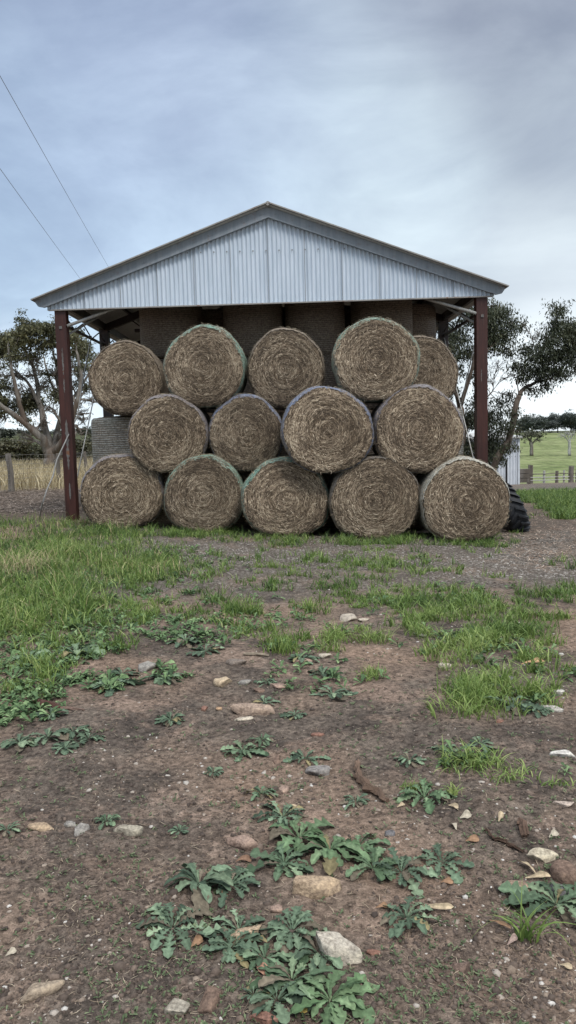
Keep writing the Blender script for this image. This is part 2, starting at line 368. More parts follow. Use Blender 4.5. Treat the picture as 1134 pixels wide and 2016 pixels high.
# ------------------------------------------------------------ ground cover areas (photo-pixel ellipses: where each kind grows)
def ell(px, py, E):
    d = np.zeros_like(px)
    for cx, cy, rx, ry, a in E:
        q = ((px-cx)/rx)**2+((py-cy)/ry)**2
        d = np.maximum(d, a*np.clip(1.35-q, 0, 1))
    return d
E_TALL = [(50, 1080, 170, 55, 1), (150, 1075, 150, 45, .9), (30, 1150, 140, 70, 1), (130, 1170, 110, 50, .8), (60, 1210, 110, 45, .6), (250, 1120, 120, 30, .7), (-60, 1150, 150, 130, 1), (170, 1045, 90, 20, .7)]
E_GRASS = [(800, 1090, 160, 12, .3), (560, 1092, 120, 10, .3), (300, 1080, 70, 8, .3), (1000, 1095, 90, 10, .25), (90, 1225, 180, 50, .6), (210, 1205, 120, 40, .6), (40, 1310, 90, 60, .35), (160, 1275, 110, 30, .35), (300, 1190, 80, 30, .45), (1085, 1400, 60, 30, .25), (880, 1290, 80, 30, .35), (1030, 1370, 70, 20, .35), (790, 1230, 90, 20, .4), (330, 1050, 150, 10, 1), (565, 1066, 70, 10, 1), (740, 1064, 120, 13, 1), (940, 1068, 90, 10, 1), (220, 1048, 70, 10, 1), (470, 1062, 50, 8, .8), (420, 1048, 40, 8, .9),
  (370, 1110, 120, 22, .55), (300, 1150, 90, 25, .45), (430, 1120, 50, 12, .5), (560, 1112, 70, 14, .7), (520, 1150, 80, 18, .3), (440, 1195, 50, 20, .45), (480, 1200, 40, 20, .9), (560, 1150, 90, 20, .5), (640, 1175, 60, 20, .6), (380, 1140, 90, 18, .5), (330, 1100, 110, 14, .6), (420, 1180, 60, 20, .5), (700, 1110, 80, 14, .5), (1000, 1180, 110, 20, .5), (870, 1080, 60, 8, .3),
  (780, 1118, 130, 20, .6), (880, 1122, 60, 12, .5), (720, 1150, 120, 26, .55), (620, 1195, 50, 22, .6), (800, 1180, 150, 30, .7), (900, 1195, 120, 35, .85), (1000, 1225, 110, 35, .8),
  (1100, 1172, 60, 18, .9), (1120, 1115, 40, 10, .3), (980, 1140, 40, 8, .6), (1060, 1020, 20, 6, .5), (830, 1235, 40, 22, .8), (1060, 1250, 60, 25, .6), (960, 1270, 60, 22, .85), (1060, 1310, 70, 25, .55), (940, 1370, 65, 25, .9), (1000, 1330, 60, 20, .4),
  (560, 1270, 45, 18, .75), (670, 1262, 35, 20, .65), (520, 1250, 30, 15, .5), (460, 1245, 40, 18, .5), (400, 1215, 60, 14, .3), (725, 1243, 30, 20, .85), (735, 1330, 30, 10, .35), (860, 1240, 40, 25, .5),
  (1080, 975, 120, 14, 1), (1110, 995, 60, 14, 1), (1110, 1018, 22, 8, .8), (640, 1120, 70, 10, .3), (700, 1085, 50, 7, .25), (990, 1050, 45, 5, .6)]
E_WEED = [(40, 1240, 130, 50, .9), (90, 1330, 110, 40, .8), (160, 1190, 150, 50, .6), (30, 1400, 70, 25, .6), (60, 1130, 160, 60, .35), (150, 1180, 140, 50, .7), (240, 1140, 100, 30, .6), (0, 1230, 60, 60, .7), (110, 1275, 130, 34, 1), (30, 1290, 80, 50, 1), (50, 1370, 85, 38, .9), (180, 1225, 110, 30, .9), (60, 1200, 120, 40, .6), (350, 1093, 90, 16, 1), (420, 1105, 60, 12, .8), (300, 1130, 110, 16, .6), (560, 1210, 120, 25, .3), (450, 1180, 120, 25, .4), (700, 1240, 80, 20, .25), (900, 1260, 120, 30, .3), (620, 1330, 120, 30, .15), (250, 1180, 120, 26, .6), (360, 1225, 110, 20, .55), (250, 1245, 80, 22, .5),
  (390, 1262, 90, 22, .7), (470, 1240, 60, 18, .6), (560, 1285, 70, 16, .45), (330, 1330, 50, 16, .35), (220, 1345, 60, 16, .45), (890, 1170, 120, 22, .3), (1000, 1290, 90, 26, .35), (1010, 1388, 70, 20, .5), (760, 1200, 60, 20, .3), (1100, 1330, 60, 30, .3),
  (900, 1500, 50, 15, .3), (1080, 1530, 50, 12, .25), (820, 1110, 60, 14, .35), (730, 1050, 60, 12, .5), (1080, 985, 80, 14, .6), (500, 1120, 40, 10, .4), (150, 1320, 60, 20, .3)]
# ------------------------------------------------------------ ground
def axis(a, b, fine, lo, hi, g):
    c = list(np.arange(a, b, fine)); s = fine
    u = b
    while u < hi: c.append(u); s *= g; u += s
    c.append(hi); s = fine; u = a-fine; L_ = []
    while u > lo: L_.append(u); s *= g; u -= s
    L_.append(lo); return np.array(L_[::-1]+c)
gx = axis(-2.2, 2.2, .022, -700, 700, 1.035); gy = axis(1.3, 5.2, .022, -60, 1400, 1.027)
GX, GY = np.meshgrid(gx, gy); nx, ny = len(gx), len(gy)
GZ = H(GX, GY)
V = np.stack([GX, GY, GZ], -1).reshape(-1, 3)
ii = (np.arange(ny-1)[:, None]*nx+np.arange(nx-1)[None, :]).ravel()
F = np.stack([ii, ii+1, ii+nx+1, ii+nx], 1)
me = npmesh('ground', V, [F], M_soil, smooth=True)
xs, ys = V[:, 0], V[:, 1]
ppx, ppy = to_px(xs, ys, V[:, 2])
side = sstep(.05, .14, xs/np.maximum(ys, 1)); wob = (fbm(xs*.3, ys*.3, 3)-.5)
def addattr(nm, val):
    a = me.attributes.new(nm, 'FLOAT', 'POINT'); a.data.foreach_set('value', np.clip(val, 0, 1).astype(np.float32))
gravel = sstep(6.6, 8.6, ys+wob*2)*(1-sstep(12.8, 15, ys+wob*2))*sstep(-4.2, -2.6, xs+wob*2)+.9*sstep(24.5, 26.5, ys+wob)*(1-sstep(47, 52, ys))*side+.35*sstep(12, 14, ys)*side*(1-sstep(22, 25, ys))
addattr('gravel', gravel)
addattr('green', side*sstep(58, 74, ys+wob*8))
addattr('dry', (1-side)*sstep(23.5, 26.5, ys+wob*3)*(1-sstep(48, 70, ys)))
addattr('scrub', (1-side)*sstep(48, 70, ys)+side*sstep(345, 360, ys))
addattr('litter', .9*(1-sstep(-4.2, -3.2, xs+wob))*sstep(14.2, 16, ys+wob)*(1-sstep(23, 26, ys)) + .7*side*sstep(12.6, 13.6, ys)*(1-sstep(19, 24, ys))*(1-.6*fbm(xs, ys, 3)))
tag(link('ground', me), kind='structure')
# ------------------------------------------------------------ shed
XL, XR, ZE, XA, ZA = -4.13, 3.71, 4.0, -.21, 5.65; ZR = 4.235
YF = 14.6; BAY = 3.45; NB = 4
shed = empty('hay_shed', ((XL+XR)/2, YF+NB*BAY/2, 0), 'open-sided gabled steel hay shed with pale corrugated gable and dark red posts', 'shed'); SL = Vector(shed.location)
def shb(mb, name, mats, label=None, smooth=False):
    mb.v = [tuple(Vector(v)-SL) for v in mb.v]; o = mb.build(name, mats, shed, smooth)
    if label: o['label'] = label
    return o
slL = (ZA-ZR)/(XA-XL); slR = (ZA-ZR)/(XR-XA)
def roofz(x): return ZA-(slL*(XA-x) if x < XA else slR*(x-XA))
def ibeam(mb, x, y, z0, z1, w, d, t=.014):
    for s in (-1, 1): mb.box((x, y+s*(d/2), (z0+z1)/2), (w, t, z1-z0))
    mb.box((x, y, (z0+z1)/2), (t, d-t, z1-z0))
for b in range(NB+1):
    for s, x in enumerate((XL, XR)):
        mb = MB(); y = YF+b*BAY+.1; z0 = float(H0(x, y))-.2
        ibeam(mb, x, y, z0, ZE+.12, .20, .20)
        for s_ in (-.075, .075): mb.box((x+s_*1.3, y-.02, (z0+ZE)/2), (.010, .17, ZE-z0))
        if b == 0:   # bare worn patches flaking off the left post, base plate, bolts
            r2 = random.Random(3+s); pts = [(3.25, 2.75, .017), (2.68, 2.42, .013), (1.92, .98, .036), (.72, .42, .02)] if s == 0 else [(2.65, 2.4, .01)]
            for (a, c, ww) in pts:
                n_ = 22; va = []
                for i in range(n_+1):
                    zz = a+(c-a)*i/n_; hw = ww*math.sin(PI*(i+.4)/(n_+.8))**.4*(.25+.9*r2.random()); xo = (-.0 if s == 0 else -.02)+.008*r2.random()
                    va += [(x+xo-hw, y-.1-.0095, zz), (x+xo+hw, y-.1-.0095, zz)]
                mb.add(va, [(2*i, 2*i+1, 2*i+3, 2*i+2) for i in range(n_)], 1)
            mb.box((x, y-.115, 3.62), (.05, .02, .05), m=1)
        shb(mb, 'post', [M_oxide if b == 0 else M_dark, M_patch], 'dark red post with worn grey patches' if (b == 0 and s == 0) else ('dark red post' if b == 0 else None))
# rafters (portal frames) and eave purlins
for b in range(NB+1):
    mb = MB(); y = YF+b*BAY+.1
    for x in (XL, XR):
        mb.bar((x, y, ZR-.15), (XA, y, ZA-.14), .10, .16, (0, 0, 1))
        xi = x+(.95 if x < 0 else -.95)
    if b: mb.bar((XL+.7, y, ZE+.02), (XR-.7, y, ZE+.02), .05, .08)
    if b:
        for k in range(9):
            xa = XL+.9+k*.78; mb.bar((xa, y, ZE+.06), (xa+.39*(1 if k % 2 else -1), y, roofz(xa)-.2), .03, .03)
    shb(mb, 'rafter', M_dark)
for k in range(7):
    for s in (0, 1):
        f = k/6.4; x = XL+(XA-XL)*f if s == 0 else XR+(XA-XR)*f
        mb = MB(); mb.bar((x, YF-.02, roofz(x)-.055), (x, YF+NB*BAY+.2, roofz(x)-.055), .05, .06); shb(mb, 'purlin', M_dark)
for x in (XL, XR):    # side trusses under the eaves
    mb = MB(); mb.bar((x, YF+.25, ZE+.10), (x, YF+NB*BAY, ZE+.10), .07, .14); mb.bar((x, YF+.3, ZE-.30), (x, YF+NB*BAY, ZE-.30), .04, .05)
    for k in range(NB*5):
        y = YF+.25+k*BAY/5; mb.bar((x, y, ZE-.3 if k % 2 else ZE-.08), (x, y+BAY/5, ZE-.08 if k % 2 else ZE-.3), .02, .02)
    shb(mb, 'eave_truss', M_dark)
# roof sheets : corrugation runs down the slope
for s in (0, 1):
    e = XL-.33 if s == 0 else XR+.33; sl = slL if s == 0 else slR; ze = ZA-abs(XA-e)*sl
    ys_ = np.arange(YF-.18, YF+NB*BAY+.5, .0253); th = (np.arange(len(ys_)))*(2*PI/3)
    zo = .016*np.cos(th); Vv = []
    for xx, zz in ((e, ze), (XA, ZA)):
        for j, yy in enumerate(ys_): Vv.append((xx-SL.x, yy-SL.y, zz+zo[j]+.02))
    n_ = len(ys_); idx = np.arange(n_-1); o = link('roof_sheet', npmesh('roof_sheet', np.array(Vv), [np.stack([idx, idx+1, idx+1+n_, idx+n_], 1)], M_roof, smooth=True), shed)
# gable cladding : vertical corrugations with sheet laps
xs_ = []; x = XL-.22; XE = XR+.22
mb = MB(); P_ = .0795; r3 = random.Random(5); yo = 0; prev = None; k = 0; xk = x; nsheet = 0; sheet_of = []
while xk <= XE:
    sheet = int((xk-x)/.684); ph = 2*PI*(xk-x)/P_
    tilt = [0, .004, -.002, .003, -.003, .002, -.001][sheet % 7]; fr = ((xk-x)/.684) % 1
    yy = YF-.02-.017*math.cos(ph)-.006*(1-fr)+tilt*fr*1.5
    zt = roofz(xk)-.03; zb = 3.93+.035*(xk-XL)/(XR-XL)+(.004 if sheet % 2 else 0)
    mb.v += [(xk, yy, zb), (xk, yy, max(zt, zb+.005))]; sheet_of.append(sheet)
    if k: mb.f.append((2*k-2, 2*k, 2*k+1, 2*k-1)); mb.m.append(0)
    xk += P_/8; k += 1
for sh_ in range(1, 13):        # lap edges
    xx = x+sh_*.684; zt = roofz(xx)-.04
    if zt > 3.99: mb.box((xx, YF-.043, (zt+3.95)/2), (.007, .008, zt-3.95), m=1)
for i in range(-6, 9):
    for j in (0, 1, 2):
        xx = XA-.12+i*.684*.5+j*.02
    xx = XA+i*.24-.3
    if roofz(xx) > 4.98: mb.box((xx, YF-.042, 4.90), (.022, .012, .022), m=1)
shb(mb, 'gable_cladding', [M_zinc, M_screw], smooth=False)
mb = MB(); mb.bar((XL-.2, YF-.03, 3.935), (XR+.2, YF-.03, 3.965), .05, .022); shb(mb, 'bottom_trim', M_capm)
# barge boards with a turned down end and an upstanding cap
for s in (0, 1):
    e = XL-.42 if s == 0 else XR+.40; sl = slL if s == 0 else slR; ze = ZA-abs(XA-e)*sl
    a = Vector((e, YF-.12, ze-.02)); b_ = Vector((XA, YF-.12, ZA+.00))
    mb = MB()
    d = (b_-a).normalized(); up = Vector((-d.z, 0, d.x)) if d.x > 0 else Vector((d.z, 0, -d.x))
    hgt = .19
    q0 = a; q1 = b_
    # face plate: vertical cut at the apex, hooked gutter profile at the eave
    poly = [a+up*.03, a+d*.03-up*.08, a+d*.12-up*.135, a+d*.30-up*.142]
    sx_ = (1 if s == 0 else -1)
    base = b_-Vector((0, 0, .178)); poly += [Vector((XA, b_.y, base.z)), Vector((XA, b_.y, b_.z+.035))]
    vs = [p for p in poly]+[p+Vector((0, .07, 0)) for p in poly]; n_ = len(poly)
    mb.add(vs, [tuple(range(n_)), tuple(range(n_, 2*n_))[::-1]]+[(i, (i+1) % n_, (i+1) % n_+n_, i+n_) for i in range(n_)])
    for i in range(14):
        p = a+d*((b_-a).length*(i+.5)/14); mb.box(p-up*.08+Vector((0, -.004, 0)), (.02, .012, .02), m=1)
    shb(mb, 'barge_board', [M_barge, M_screw])
    mb = MB(); ox = Vector((0, 0, 0)); r4 = random.Random(s)
    mb.bar(a+up*.045-d*.02, b_+up*.048, .26, .022, (0, 0, 1))
    shb(mb, 'barge_cap', M_capm)
mb = MB(); mb.tube([(XA, YF-.24, ZA+.035), (XA, YF+NB*BAY+.3, ZA+.035)], .04, 8); shb(mb, 'ridge_cap', M_capm)
# braces
for pts in ([(132, 642), (236, 603)], [(938, 617), (812, 580)]):
    a = at(*pts[0], YF+.02); b_ = at(*pts[1], YF+.3); b_ = a+(b_-a)*1.25
    mb = MB(); mb.tube([a, b_], .03, 10); shb(mb, 'knee_brace', M_pipe, smooth=True)
for x, pr in ((XL, -1), (XR, 1)):
    mb = MB(); mb.tube([(x+.05*pr, YF+.2, ZE-.55), (x-pr*.9, YF+BAY*.55, roofz(x-pr*.9)-.12)], .022, 8); shb(mb, 'roof_brace', M_pipe, smooth=True)
    mb = MB(); mb.tube([(x, YF+BAY+.1, 3.75), (x, YF+.25, .5)], .013, 6); shb(mb, 'side_brace', M_pipe, 'thin diagonal brace rod', smooth=True)
    if x > 0:
        mb = MB(); mb.tube([(x+.03, YF+.25, 3.6), (x+.03, YF+BAY, .6)], .013, 6); shb(mb, 'side_brace', M_pipe, 'thin diagonal brace rod', smooth=True)
M_rod = mat_metal('dull_rod', (.15, .15, .15), (.24, .24, .23))
# loose bent rod beside the left post
mb = MB(); pl = [at(112, 905, 14.2), at(104, 938, 14.0), at(92, 965, 13.8), at(84, 990, 13.6), gp(78, 1016)-Vector((0, 0, .02))]
top = at(152, 820, 14.9)
mb.tube([at(180, 662, 17.4), at(165, 740, 16.2), top]+pl, .013, 8)
tag(mb.build('metal_rod', M_rod, None, True), 'thin grey bent rod hanging beside the left red post with its foot in the grass', 'rod')
# ------------------------------------------------------------ bales
def interp_col(t, cs):
    cs = np.array(cs); t = np.clip(t, 0, .9999)*(len(cs)-1); i = t.astype(int); f = (t-i)[:, None]; return cs[i]*(1-f)+cs[i+1]*f
def bale_lump(th, off, seed):
    q = .055 if 31 <= seed <= 35 else .022
    g = lambda a: np.exp(-((np.angle(np.exp(1j*(th-a))))/.38)**2)
    return 1+.016*np.sin(2*th+off[0])+.012*np.sin(3*th+off[1])+.009*np.sin(5*th+off[2])+.008*np.sin(9*th+off[3])+q*(g(-PI*.22)+g(-PI*.78))-.012*(g(PI*.25)+g(PI*.75))
def bale_mesh(seed, rx, rz, L, flat=.93, strands=8500, dark=1.):
    rg = np.random.default_rng(seed); na = 128
    # profile : (axial y, radial fraction)
    prof = [(.00, .02), (-.004, .1), (.002, .2), (-.006, .32), (.0, .45), (-.004, .58), (.004, .7), (.0, .8), (.01, .88), (.03, .94), (.06, .975), (.11, .995), (.2, 1.)]
    prof += [(.2+(L-.4)*i/6, 1.) for i in range(1, 7)]+[(L-a, b) for a, b in prof[::-1][1:]]
    th = np.linspace(0, 2*PI, na, endpoint=False); vs = []
    off = rg.random(4)*6
    lump = bale_lump(th, off, seed)
    for y, r in prof:
        e = (y < L/2)
        fy = y-L/2
        bulge = -.035*(1-r**2) if y < L/2 else .035*(1-r**2)
        rr = r*lump; X = rx*rr*np.cos(th); Z = rz*rr*np.sin(th)
        nz = (fbm(X*9+seed, Z*9+fy*5, 3)-.5)
        spir = .005*np.sin(r*rx*120+th)*(r < .9)
        yy = fy+bulge+(nz*.028+spir)*(r < .97)*(1 if y < L/2 else -1)
        k = 1+(nz*.015)*(r >= .97)
        Z = np.where(Z < -rz*flat, -rz*flat-(-Z-rz*flat)*.25, Z)
        vs.append(np.stack([X*k, yy+0*th, Z*k], 1))
    V = np.concatenate(vs); m = len(prof); fs = []
    i = np.arange(na); j = (i+1) % na
    for a in range(m-1): fs.append(np.stack([a*na+i, a*na+j, (a+1)*na+j, (a+1)*na+i], 1))
    F = np.concatenate(fs)
    n0 = len(V); V = np.concatenate([V, [[0, -L/2-.03, 0], [0, L/2+.03, 0]]])
    T = np.concatenate([np.stack([i*0+n0, j, i], 1), np.stack([i*0+n0+1, (m-1)*na+i, (m-1)*na+j], 1)])
    cb = np.tile([.13, .1, .07], (len(V), 1)); mi = np.zeros(len(F)+len(T), int)
    if strands:
        n = strands; r = np.sqrt(rg.random(n))*.985; t = rg.random(n)*2*PI
        lm = np.interp(t, th, lump, period=2*PI); X = rx*r*lm*np.cos(t); Z = rz*r*lm*np.sin(t); Z = np.maximum(Z, -rz*flat*.99)
        nzv = (fbm(X*9+seed, Z*9-L/2*5, 3)-.5)
        Y = -L/2-.035*(1-r**2)+nzv*.028-.002+.075*np.clip((r-.86)/.12, 0, 1)**2*.9
        wild = rg.random(n) < .11
        ang = np.arctan2(rx*np.cos(t), -rz*np.sin(t))+np.where(wild, rg.normal(0, 1.1, n), rg.normal(0, .15, n))+(r < .12)*rg.normal(0, 1, n)
        ln = rg.uniform(.025, .085, n)*np.where(rg.random(n) < .10, 1.8, 1); wd = rg.uniform(.0018, .0040, n)
        dx, dz = np.cos(ang)*ln, np.sin(ang)*ln; lift = rg.uniform(-.010, .004, n)-wild*rg.uniform(0, .03, n)
        nxv, nzz = -np.sin(ang)*wd, np.cos(ang)*wd
        A = np.stack([X-dx/2, Y, Z-dz/2], 1); B = np.stack([X, Y+lift*.6-.004, Z], 1); C = np.stack([X+dx/2, Y+lift, Z+dz/2], 1)
        sag = rg.normal(0, .006, n); B[:, 0] += -np.sin(ang)*sag+np.cos(t)*.0; B[:, 2] += np.cos(ang)*sag
        o = np.stack([nxv, 0*nxv, nzz], 1)
        S = np.stack([A-o*.5, A+o*.5, B-o, B+o, C-o*.4, C+o*.4], 1).reshape(-1, 3)
        b0 = len(V)+np.arange(n)*6
        F2 = np.concatenate([np.stack([b0, b0+1, b0+3, b0+2], 1), np.stack([b0+2, b0+3, b0+5, b0+4], 1)])
        rk = r*rx+.02*fbm(X*4+seed, Z*4, 2)+.012*t/(2*PI); tone = np.clip(rg.beta(1.5, 2.3, n)+wild*.12+.62*(fbm(rk*32+seed, t*1.1, 2)-.5)+.42*(fbm(X*1.8+seed*3, Z*1.8, 2)-.5), 0, 1)
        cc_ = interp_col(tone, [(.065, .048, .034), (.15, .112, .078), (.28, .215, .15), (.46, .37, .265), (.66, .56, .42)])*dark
        V = np.concatenate([V, S]); cb = np.concatenate([cb, np.repeat(cc_, 6, 0)])
        mi = np.concatenate([mi[:len(F)], np.ones(len(F2), int), mi[len(F):]]); F = np.concatenate([F, F2])
    return npmesh('straw_body', V, [F, T], [M_hay, M_straw], cb, mi, smooth=True)
def net_mesh(seed, rx, rz, L, kind, lap=.06, flat=.93):
    rg = np.random.default_rng(seed+500); na = 160; th = np.linspace(0, 2*PI, na, endpoint=False)
    off = np.random.default_rng(seed).random(4)*6
    lump = bale_lump(th, off, seed)
    lapv = lap*(.25+.75*rg.random(na)**2*.6+.85*np.array([fbm(np.array([3+2.2*math.cos(a)+seed]), np.array([3+2.2*math.sin(a)]), 3)[0] for a in th]))*(.45+.55*np.clip(np.sin(th)+.6, 0, 1))
    rows = []
    for f in np.linspace(0, 1, 6):         # from inner edge of the lap out over the shoulder
        a = (1-f); rr = 1.018-lapv/rx*a**1.3; y = -L/2+.125-.125*a**.75*(lapv/lap)**.5-.004
        rows.append((rr, y))
    for y in np.linspace(-L/2+.16, L/2-.1, 12): rows.append((1.020+0*th, y+0*th))
    rows.append((1.0+0*th, L/2-.03+0*th)); rows.append((.95+0*th, L/2+.0+0*th))
    vs = []
    for q, (rr, y) in enumerate(rows):
        X = rx*rr*lump*np.cos(th); Z = rz*rr*lump*np.sin(th)
        k = 1+(fbm(th*9+seed, y*14+3, 3)-.5)*.012
        Z = np.where(Z < -rz*flat*1.012, -rz*flat*1.012-(-Z-rz*flat*1.012)*.25, Z)
        vs.append(np.stack([X*k, y, Z*k], 1))
    V = np.concatenate(vs); i = np.arange(na); j = (i+1) % na
    F = np.concatenate([np.stack([a*na+i, a*na+j, (a+1)*na+j, (a+1)*na+i], 1) for a in range(len(rows)-1)])
    # frayed net threads and straw poking through on top
    n = 700; t = rg.random(n)*2*PI; yy = rg.uniform(-L/2+.0, -L/2+.5, n); ln = rg.uniform(.02, .06, n)
    lm = np.interp(t, th, lump); hh = rg.uniform(.0, .015, n)
    A = np.stack([rx*lm*1.022*np.cos(t), yy, np.maximum(rz*lm*1.022*np.sin(t), -rz*flat*1.02)], 1)
    t2 = t+rg.normal(0, .04, n)
    B = np.stack([(rx*lm*1.022+hh)*np.cos(t2), yy+rg.normal(0, .03, n), np.maximum((rz*lm*1.022+hh)*np.sin(t2), -rz*flat*1.02)], 1)
    S = np.stack([A, A+[0, .004, .003], B+[0, .003, .003], B], 1).reshape(-1, 3); b0 = len(V)+np.arange(n)*4
    F2 = np.stack([b0, b0+1, b0+2, b0+3], 1)
    mi = np.concatenate([np.zeros(len(F), int), np.ones(len(F2), int)]); V = np.concatenate([V, S])
    col = np.concatenate([np.zeros((len(V)-len(S), 3))+.2, np.repeat(interp_col(rg.random(n), [(.10, .08, .05), (.4, .34, .24)]), 4, 0)])
    return npmesh('net_wrap', V, [np.concatenate([F, F2])], [NET[kind], M_straw], col, mi, smooth=True)
# px, py, rx_px, rz_px, face depth, length, net, yaw, label
BALES = [
 (235, 969, 85, 75, 13.0, 1.25, 'lilac', 2, 'wide sagging straw bale at the left end of the bottom row, beside the red post', .88),
 (400, 971, 80, 76, 12.7, 1.25, 'green', 0, 'dark brown straw bale second from the left in the bottom row', .90),
 (562, 981, 88, 80, 12.2, 1.25, 'teal', 0, 'pale straw bale with teal net edge in the middle of the bottom row', .94),
 (740, 977, 91, 80, 12.0, 1.25, 'grey', 0, 'flattened straw bale second from the right in the bottom row', .90),
 (920, 982, 88, 83, 11.8, 1.25, 'white', 0, 'straw bale at the right end of the bottom row, next to the tractor tyre', .92),
 (328, 855, 79, 80, 12.9, 1.25, 'lilac', 0, 'straw bale at the left end of the middle row under the two left upper bales', .95),
 (484, 854, 76, 77, 12.95, 1.25, 'blue', 0, 'smaller dark straw bale with faint blue rim, second in the middle row', .95),
 (645, 847, 92, 88, 11.9, 1.25, 'blue', 0, 'large straw bale with bright blue net rim, third in the middle row', .97),
 (829, 846, 90, 89, 12.0, 1.25, 'lilac', -2, 'large straw bale with lilac net rim at the right end of the middle row', .97),
 (243, 745, 74, 73, 14.0, 1.25, 'brown', 3, 'straw bale at the left end of the upper row resting on an upright bale', .96),
 (401, 721, 81, 81, 13.0, 1.25, 'teal', 0, 'upper row straw bale with teal net on its left rim, second from the left', .97),
 (563, 725, 78, 78, 13.2, 1.25, 'brown', 0, 'upper row straw bale with plain brown rim between two green rimmed bales', .97),
 (746, 707, 87, 82, 12.1, 1.25, 'green', -3, 'highest and most forward straw bale with pale green net rim, upper row', .97),
 (832, 737, 75, 78, 13.9, 1.25, 'brown', -5, 'upper row straw bale half hidden behind the highest bale, far right', .97)]
for i, (px, py, a, b, D, Ln, kind, yaw, lab, fl) in enumerate(BALES):
    c = at(px, py, D); rx = a*D/FPX/math.cos(PITCH)*1.0; rz = b*D/FPX*1.0
    o = empty('round_bale', (c.x, D+Ln/2+.02, c.z), lab, 'hay bale', 'round bales lying on their sides in the front stack')
    o.rotation_euler = (0, 0, math.radians(yaw)); 
    if i < 5:
        gq = min(hz(c.x, D+.1), hz(c.x, D+.7))-.02; hb = c.z-gq
        if hb > rz*.975: rz = (rz*.975+hb)/2/.975; o.location.z = gq+rz*.975; fl = 1.
        else: fl = hb/(rz*.975)
    body = link('straw_body', bale_mesh(31+i, rx*.975, rz*.975, Ln, fl, dark=1.13*[1, .80, 1.12, .95, 1, .95, .78, 1.1, 1.08, .9, .88, .85, .97, .85][i]), o)
    body.rotation_euler = (0, 0, 0)
    link('net_wrap', net_mesh(31+i, rx*.975, rz*.975, Ln, kind, {'teal': .07, 'green': .075, 'blue': .06, 'lilac': .055}.get(kind, .045), fl), o)
# bales standing on end behind
def upright(name, x, y, z, r, h, kind, lab, seed, grp):
    o = empty(name, (x, y, z+h/2), lab, 'hay bale', grp); o.rotation_euler = (PI/2, 0, R.uniform(-3, 3))
    key = (round(r, 2), round(h, 2), kind)
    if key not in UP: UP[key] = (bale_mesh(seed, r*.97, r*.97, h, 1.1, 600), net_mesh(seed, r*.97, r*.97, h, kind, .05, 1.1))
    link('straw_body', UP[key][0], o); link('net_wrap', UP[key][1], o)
UP = {}
G2 = 'round bales standing on end inside the shed'
hid = 'round bale standing on end deep in the shed, behind the front stack'
LZ1 = .97
xs5 = [-3.11, -1.66, -.21, 1.24, 2.76]
for row, yy in enumerate((15.3, 16.75, 18.2)):
    for lay in range(2):
        for j, xx in enumerate(xs5):
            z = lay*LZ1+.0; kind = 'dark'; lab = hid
            if row == 0 and lay == 1 and j == 0: kind, lab = 'white', 'upright straw bale in whitish green net under the leftmost upper bale'
            if row == 0 and lay == 1 and j == 4: kind, lab = 'white', 'upright straw bale in whitish net, a thin strip showing inside the right post'
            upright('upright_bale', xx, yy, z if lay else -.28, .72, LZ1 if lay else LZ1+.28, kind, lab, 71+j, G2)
xs4 = [-2.35, -.62, .68, 2.08]
labs4 = ['upright bale at the top left of the dark stack under the shed roof', 'upright bale under the roof above the gap between the second and third upper bales', 'upright bale under the roof between the plain brown rimmed bale and the highest bale', 'upright bale under the roof, half hidden directly behind the highest front bale']
for row, yy in enumerate((16.45, 17.7, 18.95)):
    for lay in (2, 3):
        for j, xx in enumerate(xs4):
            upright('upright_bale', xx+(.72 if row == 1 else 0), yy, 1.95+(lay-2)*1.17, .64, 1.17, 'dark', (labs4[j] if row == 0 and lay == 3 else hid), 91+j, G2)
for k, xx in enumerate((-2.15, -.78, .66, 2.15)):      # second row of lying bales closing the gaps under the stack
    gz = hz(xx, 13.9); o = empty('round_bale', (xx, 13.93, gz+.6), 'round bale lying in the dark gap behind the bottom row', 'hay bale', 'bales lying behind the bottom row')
    link('straw_body', bale_mesh(301, .66, .63, 1.12, .97, 900, .5) if k == 0 else LB[0], o); link('net_wrap', net_mesh(301, .66, .63, 1.12, 'dark', .04, .97) if k == 0 else LB[1], o)  # straw and net colours darkened to stand for shade in the gap
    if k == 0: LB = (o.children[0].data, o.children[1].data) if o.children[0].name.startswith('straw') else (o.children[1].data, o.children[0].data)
# ------------------------------------------------------------ tyre
def tyre():
    mb = MB(); Ro, Wd = .46, .34; nseg = 64
    prof = [(-.155, .25), (-.17, .33), (-.165, .41), (-.14, .435), (-.07, .45), (0, .455), (.07, .45), (.14, .435), (.165, .41), (.17, .33), (.155, .25), (.10, .24), (-.10, .24)]
    n = len(prof); vs = []
    for k in range(nseg):
        a = 2*PI*k/nseg
        for (u, r_) in prof: vs.append((u, r_*math.cos(a), r_*math.sin(a)))
    fs = [(k*n+i, k*n+(i+1) % n, ((k+1) % nseg)*n+(i+1) % n, ((k+1) % nseg)*n+i) for k in range(nseg) for i in range(n)]
    mb.add(vs, fs); return mb
p = gp(1026, 1050); 
ty = empty('tractor_tyre', (p.x+.20, p.y+.40, p.z+.0), 'black lugged tractor tyre leaning against the right end of the bale stack', 'tyre')
q = empty
tilt = Matrix.Rotation(math.radians(-24), 4, 'Y') @ Matrix.Translation((-.12, 0, .46))
mb = tyre(); mb.v = [tuple(tilt @ Vector(v)) for v in mb.v]; mb.build('carcass', M_rubber, ty, True)
mb = MB()
